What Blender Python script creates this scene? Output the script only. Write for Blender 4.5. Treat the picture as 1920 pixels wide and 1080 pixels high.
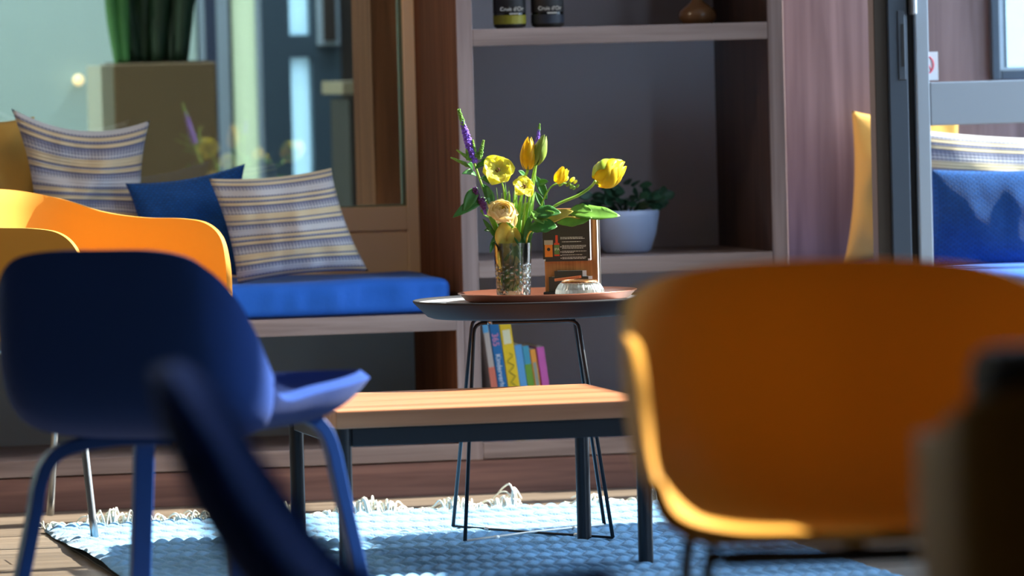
import bpy, bmesh, math, random
from mathutils import Vector, Matrix, noise
from math import sin, cos, pi, radians, sqrt
random.seed(7)
for o in list(bpy.data.objects): bpy.data.objects.remove(o)
S = bpy.context.scene
COL = S.collection
# ------------------------------------------------------------------ camera
PITCH, YAW, ROLL, FPX, HC = 0.04101569, 0.20280847, 0.02607244, 10667.0, 1.0
FW = Vector((sin(YAW)*cos(PITCH), cos(YAW)*cos(PITCH), -sin(PITCH)))
RT = FW.cross(Vector((0,0,1))).normalized(); UP = RT.cross(FW)
RT, UP = cos(ROLL)*RT - sin(ROLL)*UP, cos(ROLL)*UP + sin(ROLL)*RT
CAM = Vector((0,0,HC))
def P(u, v, Y):
    d = RT*((u-960)/FPX) + UP*((540-v)/FPX) + FW
    return CAM + d*(Y/d.y)
cd = bpy.data.cameras.new('camera'); cam = bpy.data.objects.new('camera', cd); COL.objects.link(cam)
M4 = Matrix((RT, UP, -FW)).transposed().to_4x4(); M4.translation = CAM; cam.matrix_world = M4
cd.sensor_width = 36; cd.lens = FPX/1920*36; cd.clip_end = 200; cd.clip_start = .05
cd.dof.use_dof = True; cd.dof.focus_distance = 11.70; cd.dof.aperture_fstop = 4.2
S.camera = cam
S.view_settings.view_transform = 'Standard'; S.view_settings.look = 'None'
S.view_settings.gamma = 1; S.view_settings.use_curve_mapping = False; S.view_settings.exposure = 0.0
# ------------------------------------------------------------------ light
W = bpy.data.worlds.new('sky'); S.world = W; W.use_nodes = True
bg = W.node_tree.nodes['Background']; bg.inputs[0].default_value = (0.62, 0.80, 1.0, 1); bg.inputs[1].default_value = 9.4
sd = bpy.data.lights.new('sun', 'SUN'); sd.energy = 22; sd.angle = radians(0.6); sd.color = (1.0, 0.93, 0.80)
sun = bpy.data.objects.new('sun', sd); COL.objects.link(sun)
AZ, EL = radians(3), radians(36)
SD = Vector((cos(AZ)*cos(EL), sin(AZ)*cos(EL), sin(EL)))
sun.rotation_euler = SD.to_track_quat('Z', 'Y').to_euler(); sun.location = (9, 12, 7)
pdl = bpy.data.lights.new('warm_fill_light', 'POINT'); pdl.energy = 42; pdl.color = (1.0, .80, .58); pdl.shadow_soft_size = .14  # unseen warm light added to brighten the window frame and pillows
pdo = bpy.data.objects.new('warm_fill_light', pdl); COL.objects.link(pdo); pdo.location = (.55, 11.7, 2.35)
# ------------------------------------------------------------------ materials
def nt(name):
    m = bpy.data.materials.new(name); m.use_nodes = True
    return m, m.node_tree, m.node_tree.nodes['Principled BSDF']
def lin(c):
    return tuple(((x/255)/12.92 if x/255 <= .04045 else ((x/255+.055)/1.055)**2.4) for x in c)+(1,)
def mat(name, c, rough=.5, metal=0, bump=0, bscale=200, spec=.5, coat=0, sheen=0, trans=0, vary=0, vscale=5, emit=0):
    m, t, b = nt(name); N, L = t.nodes, t.links
    col = c if len(c) == 4 else tuple(c)+(1,)
    b.inputs['Base Color'].default_value = col
    b.inputs['Roughness'].default_value = rough; b.inputs['Metallic'].default_value = metal
    b.inputs['Specular IOR Level'].default_value = spec
    b.inputs['Coat Weight'].default_value = coat; b.inputs['Sheen Weight'].default_value = sheen
    if emit: b.inputs['Emission Color'].default_value = col; b.inputs['Emission Strength'].default_value = emit
    if vary:
        tc = N.new('ShaderNodeTexCoord'); n = N.new('ShaderNodeTexNoise'); n.inputs['Scale'].default_value = vscale; n.inputs['Detail'].default_value = 4
        L.new(tc.outputs['Object'], n.inputs['Vector'])
        mx = N.new('ShaderNodeMix'); mx.data_type = 'RGBA'
        mx.inputs[6].default_value = tuple(x*(1-vary) for x in col[:3])+(1,); mx.inputs[7].default_value = tuple(min(1, x*(1+vary)) for x in col[:3])+(1,)
        L.new(n.outputs['Fac'], mx.inputs[0]); L.new(mx.outputs[2], b.inputs['Base Color'])
    if bump:
        tc = N.new('ShaderNodeTexCoord'); n = N.new('ShaderNodeTexNoise'); n.inputs['Scale'].default_value = bscale
        L.new(tc.outputs['Object'], n.inputs['Vector'])
        bp = N.new('ShaderNodeBump'); bp.inputs['Strength'].default_value = bump; bp.inputs['Distance'].default_value = .002
        L.new(n.outputs['Fac'], bp.inputs['Height']); L.new(bp.outputs[0], b.inputs['Normal'])
    if trans:
        tr = N.new('ShaderNodeBsdfTranslucent'); tr.inputs[0].default_value = col
        if vary: L.new(mx.outputs[2], tr.inputs[0])
        ms = N.new('ShaderNodeMixShader'); ms.inputs[0].default_value = trans
        L.new(b.outputs[0], ms.inputs[1]); L.new(tr.outputs[0], ms.inputs[2])
        L.new(ms.outputs[0], N['Material Output'].inputs[0])
    return m
def wood(name, c1, c2, axis='X', rough=.45, scale=1.0, planks=0, spec=.5):
    m, t, b = nt(name); N, L = t.nodes, t.links
    tc = N.new('ShaderNodeTexCoord'); mp = N.new('ShaderNodeMapping')
    s = {'X': (1.2, 28, 28), 'Y': (28, 1.2, 28), 'Z': (28, 28, 1.2)}[axis]
    mp.inputs['Scale'].default_value = tuple(q*scale for q in s)
    L.new(tc.outputs['Object'], mp.inputs['Vector'])
    n = N.new('ShaderNodeTexNoise'); n.inputs['Scale'].default_value = 1.6; n.inputs['Detail'].default_value = 7; n.inputs['Distortion'].default_value = .6
    L.new(mp.outputs[0], n.inputs['Vector'])
    r = N.new('ShaderNodeValToRGB'); r.color_ramp.elements[0].position = .32; r.color_ramp.elements[1].position = .68
    r.color_ramp.elements[0].color = c1; r.color_ramp.elements[1].color = c2
    L.new(n.outputs['Fac'], r.inputs[0]); out = r.outputs[0]
    if planks:
        br = N.new('ShaderNodeTexBrick'); br.inputs['Scale'].default_value = 1; br.inputs['Brick Width'].default_value = 1.3
        br.inputs['Row Height'].default_value = planks; br.inputs['Mortar Size'].default_value = .0025
        br.inputs['Color1'].default_value = (.8, .8, .8, 1); br.inputs['Color2'].default_value = (1.15, 1.12, 1.1, 1); br.inputs['Mortar'].default_value = (.25, .22, .2, 1)
        L.new(tc.outputs['Object'], br.inputs['Vector'])
        mx = N.new('ShaderNodeMix'); mx.data_type = 'RGBA'; mx.blend_type = 'MULTIPLY'; mx.inputs[0].default_value = 1
        L.new(out, mx.inputs[6]); L.new(br.outputs['Color'], mx.inputs[7]); out = mx.outputs[2]
    L.new(out, b.inputs['Base Color']); b.inputs['Roughness'].default_value = rough; b.inputs['Specular IOR Level'].default_value = spec
    bp = N.new('ShaderNodeBump'); bp.inputs['Strength'].default_value = .15; bp.inputs['Distance'].default_value = .001
    L.new(n.outputs['Fac'], bp.inputs['Height']); L.new(bp.outputs[0], b.inputs['Normal'])
    return m
def pane_mat(name, tint=(1, 1, 1, 1), rough=0.0, ior=1.5, extra=0.0):
    m = bpy.data.materials.new(name); m.use_nodes = True; t = m.node_tree; N, L = t.nodes, t.links; N.clear()
    o = N.new('ShaderNodeOutputMaterial'); tr = N.new('ShaderNodeBsdfTransparent'); tr.inputs[0].default_value = tint
    g = N.new('ShaderNodeBsdfGlossy'); g.inputs['Roughness'].default_value = rough
    fr = N.new('ShaderNodeFresnel'); fr.inputs[0].default_value = ior
    ad = N.new('ShaderNodeMath'); ad.operation = 'ADD'; ad.inputs[1].default_value = extra; ad.use_clamp = True
    ms = N.new('ShaderNodeMixShader'); L.new(fr.outputs[0], ad.inputs[0]); L.new(ad.outputs[0], ms.inputs[0])
    L.new(tr.outputs[0], ms.inputs[1]); L.new(g.outputs[0], ms.inputs[2]); L.new(ms.outputs[0], o.inputs[0])
    return m
def crystal_mat(name, amt=.3):
    m = bpy.data.materials.new(name); m.use_nodes = True; t = m.node_tree; N, L = t.nodes, t.links; N.clear()
    o = N.new('ShaderNodeOutputMaterial'); tr = N.new('ShaderNodeBsdfTransparent'); tr.inputs[0].default_value = (.93, .95, .94, 1)
    g = N.new('ShaderNodeBsdfGlossy'); g.inputs['Roughness'].default_value = .14
    r = N.new('ShaderNodeBsdfTranslucent'); r.inputs[0].default_value = (.85, .9, .9, 1)
    fr = N.new('ShaderNodeFresnel'); fr.inputs[0].default_value = 1.8
    a = N.new('ShaderNodeMixShader'); a.inputs[0].default_value = amt; L.new(tr.outputs[0], a.inputs[1]); L.new(r.outputs[0], a.inputs[2])
    b = N.new('ShaderNodeMixShader'); L.new(fr.outputs[0], b.inputs[0]); L.new(a.outputs[0], b.inputs[1]); L.new(g.outputs[0], b.inputs[2])
    L.new(b.outputs[0], o.inputs[0]); return m
def stripes_mat(name, seed=0):
    m, t, b = nt(name); N, L = t.nodes, t.links
    uv = N.new('ShaderNodeUVMap'); sp = N.new('ShaderNodeSeparateXYZ'); L.new(uv.outputs[0], sp.inputs[0])
    def math(op, a, bb=None):
        k = N.new('ShaderNodeMath'); k.operation = op
        for i, q in enumerate((a, bb)):
            if q is None: continue
            if isinstance(q, (int, float)): k.inputs[i].default_value = q
            else: L.new(q, k.inputs[i])
        return k.outputs[0]
    rep = math('FRACT', math('ADD', math('MULTIPLY', sp.outputs['Y'], 2.6), seed))
    r = N.new('ShaderNodeValToRGB'); r.color_ramp.interpolation = 'LINEAR'
    cream = (.66, .53, .33, 1); blue = (.29, .29, .36, 1); pale = (.56, .54, .55, 1); dk = (.09, .10, .19, 1)
    seq = [(0, cream), (.13, cream), (.15, blue), (.19, pale), (.30, blue), (.36, dk), (.375, cream), (.43, cream), (.445, dk), (.49, blue), (.51, cream), (.56, cream), (.575, dk), (.62, pale), (.74, pale), (.83, blue), (.87, dk), (.885, cream), (.94, cream), (.955, blue), (.98, dk), (1, cream)]
    e = r.color_ramp.elements
    e[0].position, e[0].color = seq[0]; e[1].position, e[1].color = seq[-1]
    for p_, c_ in seq[1:-1]:
        q = e.new(p_); q.color = c_
    L.new(rep, r.inputs[0])
    # the woven vertical ticks inside the blue bands
    w = math('SINE', math('MULTIPLY', sp.outputs['X'], 235)); w = math('GREATER_THAN', w, 0.1)
    isb = N.new('ShaderNodeSeparateColor'); L.new(r.outputs[0], isb.inputs[0])
    bl = math('GREATER_THAN', isb.outputs[2], isb.outputs[0])
    f = math('MULTIPLY', math('MULTIPLY', w, bl), .62)
    mx = N.new('ShaderNodeMix'); mx.data_type = 'RGBA'; L.new(f, mx.inputs[0]); L.new(r.outputs[0], mx.inputs[6]); mx.inputs[7].default_value = dk
    L.new(mx.outputs[2], b.inputs['Base Color']); b.inputs['Roughness'].default_value = .9; b.inputs['Sheen Weight'].default_value = .2
    wy = math('SINE', math('MULTIPLY', sp.outputs['Y'], 260)); h = math('ADD', w, wy)
    bp = N.new('ShaderNodeBump'); bp.inputs['Strength'].default_value = .5; bp.inputs['Distance'].default_value = .0015
    L.new(h, bp.inputs['Height']); L.new(bp.outputs[0], b.inputs['Normal'])
    return m
def knit_mat(name, c):
    m, t, b = nt(name); N, L = t.nodes, t.links
    uv = N.new('ShaderNodeUVMap'); br = N.new('ShaderNodeTexBrick'); br.inputs['Scale'].default_value = 20
    br.inputs['Brick Width'].default_value = .8; br.inputs['Row Height'].default_value = .5; br.inputs['Mortar Size'].default_value = .12; br.inputs['Mortar Smooth'].default_value = 1
    br.inputs['Color1'].default_value = c; br.inputs['Color2'].default_value = tuple(x*1.3 for x in c[:3])+(1,); br.inputs['Mortar'].default_value = tuple(x*.45 for x in c[:3])+(1,)
    L.new(uv.outputs[0], br.inputs[0]); L.new(br.outputs[0], b.inputs['Base Color']); b.inputs['Roughness'].default_value = .9
    bp = N.new('ShaderNodeBump'); bp.inputs['Strength'].default_value = .8; bp.inputs['Distance'].default_value = .003; bp.invert = True
    L.new(br.outputs['Fac'], bp.inputs['Height']); L.new(bp.outputs[0], b.inputs['Normal'])
    return m
W_FRONT = wood('pale_walnut_x', lin((122,103,98)), lin((158,138,132)), 'X')
W_FRONTZ = wood('pale_walnut_z', lin((122,103,100)), lin((158,138,134)), 'Z')
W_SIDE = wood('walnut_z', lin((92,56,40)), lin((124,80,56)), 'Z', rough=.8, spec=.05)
W_PLINTH = wood('walnut_plinth', lin((106,72,66)), lin((142,102,92)), 'X')
W_PANEL = wood('walnut_panel', lin((96,74,73)), lin((132,108,107)), 'Z', scale=.6)
W_OAK = wood('oak_slab', lin((150,92,58)), lin((196,136,98)), 'X', scale=.5)
W_BOARD = wood('menu_board_oak', lin((150,98,48)), lin((190,134,76)), 'Z', scale=3)
W_FLOOR = wood('floor_planks', lin((92,84,74)), lin((132,120,106)), 'X', rough=.35, planks=.12)
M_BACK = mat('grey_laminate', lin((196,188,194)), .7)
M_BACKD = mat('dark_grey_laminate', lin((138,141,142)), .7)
M_CREAM = mat('cream_paint', lin((240,206,166)), .5)
M_GASKET = mat('green_grey_gasket', lin((96,104,82)), .5)
M_MINT = mat('mint_plaster', lin((196,214,204)), .9, vary=.03)
M_BROWNWALL = mat('brown_plaster', (.06, .045, .035, 1), .9)
M_WHITE = mat('white_plaster', lin((226,224,218)), .9)
M_DARKFR = mat('anthracite_frame', lin((74,84,96)), .35, .3)
M_GREYFR = mat('grey_blue_frame', lin((160,172,184)), .4, .1)
M_BLACKFR = mat('black_gap', lin((16,17,20)), .6)
M_BLUECUSH = mat('royal_blue_cotton', (.0, .11, .55, 1), .75, bump=.3, bscale=90, sheen=.1)
M_BLUEWOOL = mat('blue_wool', (.012, .045, .215, 1), .95, bump=.5, bscale=500, spec=.15, sheen=.05)
M_BLUEPAINT = mat('blue_stained_leg', (.003, .05, .25, 1), .5, spec=.25, vary=.15, vscale=30)
M_YELSHELL = mat('ochre_shell', (.58, .29, .048, 1), .6, spec=.15, bump=.05, bscale=400)
M_YELCLOTH = mat('ochre_cotton', (.50, .29, .06, 1), .9, bump=.3, bscale=200)
M_STEEL = mat('steel_tube', (.35, .36, .36, 1), .3, .9)
M_BLACKSTEEL = mat('black_steel', (.018, .021, .026, 1), .4, .3)
M_TABLE = mat('dark_grey_enamel', (.018, .02, .025, 1), .7, .0, spec=.2)
M_TABLETOP = mat('pale_grey_top', (.55, .57, .6, 1), .3)
M_COPPER = mat('copper_tray', (.36, .14, .085, 1), .28, .75)
M_COPPERB = mat('copper_bright', (.75, .35, .15, 1), .25, .9)
M_RUG = mat('pale_blue_wool', (.125, .35, .63, 1), .95, vary=.18, vscale=6, bump=.6, bscale=260, sheen=.2)
M_FRINGE = mat('cream_yarn', (.72, .74, .66, 1), .9)
M_UNDER = mat('rug_backing', (.05, .04, .035, 1), .95)
M_PANE = pane_mat('window_glass', (.86, .89, .86, 1), extra=.08)
M_PANE2 = pane_mat('door_glass', (.9, .94, .95, 1))
M_CRYSTAL = crystal_mat('cut_crystal', .08)
M_FROST = crystal_mat('pressed_glass', .55)
M_WATER = pane_mat('water', (.92, .97, .88, 1), ior=1.2)
M_POT = mat('pale_blue_ceramic', (.52, .67, 1.0, 1), .35)
M_SOIL = mat('soil', (.03, .02, .012, 1), .95, bump=1, bscale=150)
M_DLEAF = mat('dark_leaf', (.02, .085, .045, 1), .45, trans=.15)
M_LEAF = mat('fresh_leaf', (.20, .46, .07, 1), .45, trans=.35, vary=.3, vscale=60)
M_LEAFD = mat('deep_leaf', (.055, .23, .045, 1), .45, trans=.25, vary=.3, vscale=60)
M_LEAFY = mat('turning_leaf', (.60, .54, .10, 1), .5, trans=.35, vary=.3, vscale=60)
M_STEM = mat('green_stem', (.30, .56, .07, 1), .5, trans=.2)
M_YEL = mat('yellow_petal', (.95, .76, .02, 1), .5, trans=.6, vary=.15, vscale=80)
M_LEM = mat('lemon_petal', (.97, .90, .16, 1), .5, trans=.6, vary=.15, vscale=80)
M_ORYEL = mat('orange_yellow_petal', (.95, .62, .015, 1), .45, trans=.6, vary=.35, vscale=50)
M_ROSE = mat('cream_rose_petal', (.97, .82, .46, 1), .5, trans=.6, vary=.12, vscale=60)
M_BUD = mat('green_tulip_bud', (.22, .34, .04, 1), .45, trans=.2, vary=.35, vscale=60)
M_PURP = mat('purple_floret', (.18, .09, .62, 1), .7)
M_PURPD = mat('dark_purple_floret', (.09, .02, .14, 1), .7)
M_BROWN = mat('brown_stamen', (.12, .05, .01, 1), .8)
M_BLACK = mat('black_card', (.035, .028, .022, 1), .5)
M_PAGE = mat('white_page', (.8, .85, .9, 1), .7)
M_TEXT = mat('white_print', (.75, .72, .65, 1), .7)
M_DKWOOD = mat('dark_room_wood', (.03, .018, .014, 1), .6)
M_SLATE = mat('slate_paint', lin((62,78,92)), .5)
M_BEIGE = mat('beige_planter', lin((132,106,76)), .6, vary=.08, vscale=3)
# ------------------------------------------------------------------ mesh helpers
def link(name, bm, m, parent=None, smooth=False, mods=()):
    me = bpy.data.meshes.new(name); bmesh.ops.recalc_face_normals(bm, faces=bm.faces) if smooth != 'keep' else None
    bm.to_mesh(me); bm.free()
    o = bpy.data.objects.new(name, me); COL.objects.link(o)
    for q in (m if isinstance(m, (list, tuple)) else [m]): me.materials.append(q)
    if smooth:
        for p in me.polygons: p.use_smooth = True
    if parent: o.parent = parent
    for k, kw in mods:
        md = o.modifiers.new(k.lower(), k)
        for a, b in kw.items(): setattr(md, a, b)
    return o
def tag(o, label, cat=None, group=None, kind=None):
    if label: o['label'] = label
    if cat: o['category'] = cat
    if group: o['group'] = group
    if kind: o['kind'] = kind
    return o
def thing(name, label, cat, loc=(0, 0, 0), rz=0, group=None):
    o = bpy.data.objects.new(name, None); COL.objects.link(o); o.location = loc; o.rotation_euler = (0, 0, rz); o.empty_display_size = .1
    return tag(o, label, cat, group)
def box(bm, x0, x1, y0, y1, z0, z1, bev=0, mi=0):
    r = bmesh.ops.create_cube(bm, size=1); vs = r['verts']
    for v in vs: v.co = Vector(((x0+x1)/2+v.co.x*(x1-x0), (y0+y1)/2+v.co.y*(y1-y0), (z0+z1)/2+v.co.z*(z1-z0)))
    fs = {f for v in vs for f in v.link_faces}
    for f in fs: f.material_index = mi
    if bev:
        bmesh.ops.bevel(bm, geom=list({e for v in vs for e in v.link_edges}), offset=bev, segments=2, affect='EDGES', profile=.5)
def B(name, m, parent, *dims, bev=.002, kind=None):
    bm = bmesh.new(); box(bm, *dims, bev=bev); o = link(name, bm, m, parent)
    if kind: o['kind'] = kind
    return o
def frames(pts):
    n = len(pts); out = []; up = None
    for i in range(n):
        t = (pts[min(i+1, n-1)]-pts[max(i-1, 0)]).normalized()
        if up is None:
            up = Vector((0, 0, 1)) if abs(t.z) < .9 else Vector((1, 0, 0))
        a = t.cross(up)
        if a.length < 1e-5: a = t.orthogonal()
        a.normalize(); up = a.cross(t).normalized(); out.append((a, up))
    return out
def tube(bm, pts, r, seg=8, sect=None, mi=0, cap=True):
    pts = [Vector(p) for p in pts]; fr = frames(pts); rings = []
    for i, (p, (a, u)) in enumerate(zip(pts, fr)):
        rr = r[i] if isinstance(r, (list, tuple)) else r
        sc = sect or [(cos(2*pi*k/seg), sin(2*pi*k/seg)) for k in range(seg)]
        rings.append([bm.verts.new(p+a*(x*rr)+u*(y*rr)) for x, y in sc])
    n = len(rings[0])
    for A, Bq in zip(rings, rings[1:]):
        for k in range(n):
            f = bm.faces.new((A[k], A[(k+1) % n], Bq[(k+1) % n], Bq[k])); f.material_index = mi
    if cap:
        bm.faces.new(rings[0][::-1]).material_index = mi; bm.faces.new(rings[-1]).material_index = mi
def smooth_path(pts, n=8):
    pts = [Vector(p) for p in pts]; out = []
    for i in range(len(pts)-1):
        p0, p1, p2, p3 = pts[max(i-1, 0)], pts[i], pts[i+1], pts[min(i+2, len(pts)-1)]
        for k in range(n):
            t = k/n; out.append(.5*((2*p1)+(-p0+p2)*t+(2*p0-5*p1+4*p2-p3)*t*t+(-p0+3*p1-3*p2+p3)*t**3))
    out.append(pts[-1]); return out
def closed_path(pts, n=8):
    pts = [Vector(p) for p in pts]; N = len(pts); out = []
    for i in range(N):
        p0, p1, p2, p3 = pts[i-1], pts[i], pts[(i+1) % N], pts[(i+2) % N]
        for k in range(n):
            t = k/n; out.append(.5*((2*p1)+(-p0+p2)*t+(2*p0-5*p1+4*p2-p3)*t*t+(-p0+3*p1-3*p2+p3)*t**3))
    return out
def lathe(bm, prof, seg=48, c=(0, 0, 0), mi=0, closed=False):
    c = Vector(c); rings = []
    for r, z in prof:
        if r < 1e-6: rings.append([bm.verts.new(c+Vector((0, 0, z)))])
        else: rings.append([bm.verts.new(c+Vector((r*cos(2*pi*k/seg), r*sin(2*pi*k/seg), z))) for k in range(seg)])
    pairs = list(zip(rings, rings[1:]))
    if closed: pairs.append((rings[-1], rings[0]))
    for A, Bq in pairs:
        for k in range(seg):
            k2 = (k+1) % seg
            if len(A) == 1 and len(Bq) == 1: continue
            if len(A) == 1: f = bm.faces.new((A[0], Bq[k2], Bq[k]))
            elif len(Bq) == 1: f = bm.faces.new((A[k], A[k2], Bq[0]))
            else: f = bm.faces.new((A[k], A[k2], Bq[k2], Bq[k]))
            f.material_index = mi
def text(name, body, size, m, parent, loc, rx=pi/2, ry=0, rz=0, ext=.0004):
    c = bpy.data.curves.new(name, 'FONT'); c.body = body; c.size = size; c.extrude = ext; c.align_x = 'LEFT'
    t = bpy.data.objects.new(name+'_tmp', c); COL.objects.link(t)
    dg = bpy.context.evaluated_depsgraph_get(); me = bpy.data.meshes.new_from_object(t.evaluated_get(dg))
    bpy.data.objects.remove(t)
    o = bpy.data.objects.new(name, me); COL.objects.link(o); me.materials.clear(); me.materials.append(m)
    o.parent = parent; o.location = loc; o.rotation_euler = (rx, ry, rz); return o

# ================================================================== SETTING
YW, YB = 12.706, 13.226     # front plane and back plane of the built-in units
def struct(name, m, *dims, bev=0):
    return B(name, m, None, *dims, bev=bev, kind='structure')
struct('floor', W_FLOOR, -6, 12, -8, 22, -.06, 0)
struct('ceiling', mat('grey_ceiling', (.30, .29, .28, 1), .9), -6, 4.75, -2.5, 13.40, 3.5, 3.6)
struct('wall_left', M_BROWNWALL, -2.1, -2.0, -2.5, 13.4, 0, 3.5)
struct('wall_front', M_BROWNWALL, -2.1, 4.75, -2.65, -2.5, 0, 3.5)
struct('ceiling_far', M_WHITE, -2.1, 4.0, 13.40, 14.7, 3.5, 3.6)
# right wall, out of view: openings and slots shaped to steer sun and sky light
bm = bmesh.new(); box(bm, 4.6, 4.75, -2.5, 7.5, 0, 1.9); box(bm, 4.6, 4.75, 8.55, 11.62, 0, 1.9); box(bm, 4.6, 4.75, 7.5, 8.55, 0, .08)
for y0_, y1_, za, zb in ((-2.5, 6.40, 1.9, 3.5), (6.40, 6.93, 1.9, 2.35), (6.40, 6.93, 3.15, 3.5), (6.93, 7.5, 1.9, 3.5), (8.55, 9.15, 1.9, 3.5), (9.15, 9.95, 1.9, 2.3), (9.15, 9.95, 3.2, 3.5), (9.95, 10.45, 1.9, 3.5)):
    box(bm, 4.6, 4.75, y0_, y1_, za, zb)
o = link('wall_right', bm, M_BROWNWALL); o['kind'] = 'structure'
# rear wall around the big window and behind the units
xw, zw = P(1857, 60, YB-.02).x, P(1900, 140, YB-.02).z
bm = bmesh.new()
box(bm, 2.50, xw+.02, YB+.02, YB+.14, 0, 3.5)
box(bm, xw+.02, 4.75, YB+.02, YB+.14, 0, zw)
box(bm, -2.1, 2.50, YB+.02, YB+.14, 0, .49)
box(bm, -2.1, 2.50, YB+.02, YB+.14, 2.3, 3.5)
box(bm, xw+.02, 4.75, YB+.02, YB+.14, 2.3, 3.5)
o = link('wall_back', bm, M_WHITE); o['kind'] = 'structure'
# wood panelling of the bay on the right
struct('trim_1', W_PANEL, 3.268, xw+.005, YB-.01, YB+.02, .30, 3.5)
struct('trim_2', W_PANEL, xw+.005, 4.6, YB-.01, YB+.02, .30, zw-.012)
# window 1: fixed pane over the bench, cream frame
w1 = bpy.data.objects.new('window_1', None); COL.objects.link(w1); w1['kind'] = 'structure'
fz = .649
bm = bmesh.new()
box(bm, 2.470, 2.499, YB-.012, YB+.05, .49, 2.3, .002)
box(bm, 1.0, 2.470, YB-.012, YB+.05, .592, fz, .002)
box(bm, -.1, 1.0, YB-.012, YB+.05, .49, 2.3)
box(bm, 1.0, 2.470, YB-.010, YB+.05, .49, .588, .002)
box(bm, 1.0, 2.470, YB-.006, YB+.04, .585, .595)
link('window_frame', bm, M_CREAM, w1)
bm = bmesh.new()
box(bm, 2.4615, 2.4695, YB-.004, YB+.02, fz, 2.3)
box(bm, 1.0, 2.4615, YB-.004, YB+.02, fz, fz+.004)
link('gasket', bm, M_GASKET, w1)
B('window_pane', M_PANE, w1, 1.0, 2.463, YB+.004, YB+.010, fz, 2.3, bev=0)
B('window_reveal', W_SIDE, w1, 2.425, 2.50, YB+.16, YB+.42, 0, 2.9)
# window 2: dark framed window in the bay, upper right
w2 = bpy.data.objects.new('window_2', None); COL.objects.link(w2); w2['kind'] = 'structure'
bm = bmesh.new()
box(bm, xw, xw+.022, YB-.03, YB+.10, zw-.012, 2.3, .003); box(bm, xw+.022, 4.7, YB-.03, YB+.10, zw-.012, zw+.012, .003)
box(bm, xw+.036, xw+.046, YB+.0, YB+.06, zw+.012, 2.3)
link('window_frame', bm, M_DARKFR, w2)
bm = bmesh.new(); box(bm, xw+.022, xw+.036, YB-.01, YB+.02, zw+.012, 2.3); box(bm, xw+.022, 4.7, YB-.012, YB+.02, zw+.012, zw+.018)
link('window_bead', bm, M_GREYFR, w2)
B('window_pane', M_PANE2, w2, xw+.046, 4.7, YB+.03, YB+.036, zw+.012, 2.3, bev=0)
o = struct('wall_outside', mat('pale_stucco', lin((214,228,238)), .95, bump=1, bscale=40), 3.75, 8, 15.4, 15.6, 0, 2.2)

# ================================================================== ROOM BEHIND THE WINDOW
YF = 16.6
bm = bmesh.new()
xm = P(372, 60, YF).x
box(bm, -2, xm, YF, YF+.15, 0, 3.5)
o = link('wall_far', bm, M_MINT); o['kind'] = 'structure'
struct('wall_side', M_SLATE, 3.75, 3.85, YB+.14, YF+.3, 0, 3.5)
struct('wall_far_left', M_MINT, -2.1, -2.0, 13.4, YF+.3, 0, 3.5)
w3 = bpy.data.objects.new('window_3', None); COL.objects.link(w3); w3['kind'] = 'structure'
def vs(u0, u1, m, nm='mullion', z0=0, z1=3.5, y=YF, d=.1):
    return B(nm, m, w3, P(u0, 130, y).x, P(u1, 130, y).x, y, y+d, z0, z1, bev=0)
vs(370, 386, M_GREYFR); vs(386, 408, mat('navy_post', lin((52, 60, 84)), .5)); vs(408, 431, M_GREYFR); vs(431, 437, M_BLACKFR)
vs(482, 492, M_GREYFR); vs(492, 545, M_SLATE); vs(585, 3000*0+640, M_SLATE, 'dark_panel')
vs(437, 482, mat('blind_cloth', (.80, .84, .66, 1), .8, trans=.75), 'blind', y=YF+.02, d=.004)
zz0, zz1 = P(560, 108, YF).z, P(560, 66, YF).z
B('transom', M_SLATE, w3, P(545, 130, YF).x, P(585, 130, YF).x, YF, YF+.1, zz0, zz1, bev=0)
B('frosted_pane', mat('frosted_pane', (.7, .85, .9, 1), .8, trans=.8), w3, P(545, 130, YF).x, P(585, 130, YF).x, YF+.05, YF+.054, 0, 3.2, bev=0)
vs(640, 900, M_DKWOOD, 'dark_panel')
# tall planter with snake plant
pl = thing('planter', 'tall square beige planter seen through the window pane behind the striped pillows', 'planter', (0, 0, 0))
py = 15.0; ax, bx = P(213, 118, py).x, P(405, 118, py).x; zt = P(300, 118, py).z
bm = bmesh.new(); box(bm, ax, bx, py, py+.3, 0, zt, .006); box(bm, ax+.015, bx-.015, py+.015, py+.285, zt-.03, zt+.001)
link('planter_body', bm, M_BEIGE, pl)
B('planter_edge', mat('pale_planter_side', lin((186,180,160)), .6), pl, P(189, 118, py).x, ax, py+.005, py+.3, 0, zt-.002)
pp = thing('snake_plant', 'tall dark green snake plant growing from the beige planter behind the window', 'plant', (0, 0, 0))
cx, cy = (ax+bx)/2, py+.14
def blade(bm, base, top, w, bow=.02, mi=0, tw=0):
    base, top = Vector(base), Vector(top); n = 10; A = []
    side = Vector((cos(tw), sin(tw), 0)); nr = Vector((-sin(tw), cos(tw), 0))
    for i in range(n+1):
        t = i/n; p = base.lerp(top, t)+nr*(bow*sin(pi*t)); ww = w*(.55+.6*sin(pi*min(t*1.05, 1)*.75))*(1-t**5)
        A.append([bm.verts.new(p-side*ww/2), bm.verts.new(p+nr*(-.25*ww)), bm.verts.new(p+side*ww/2)])
    for a_, b_ in zip(A, A[1:]):
        for k in (0, 1):
            f = bm.faces.new((a_[k], a_[k+1], b_[k+1], b_[k])); f.material_index = mi
rnd = random.Random(3)
M_SNAKE = mat('snake_plant_leaf', (.007, .028, .009, 1), .5, vary=.5, vscale=14); M_SNAKEL = mat('snake_plant_light_leaf', (.06, .20, .05, 1), .5, vary=.4, vscale=10)
bm = bmesh.new(); box(bm, ax+.016, bx-.016, py+.016, py+.284, zt-.02, zt+.004); link('soil', bm, M_SOIL, pp)
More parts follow.
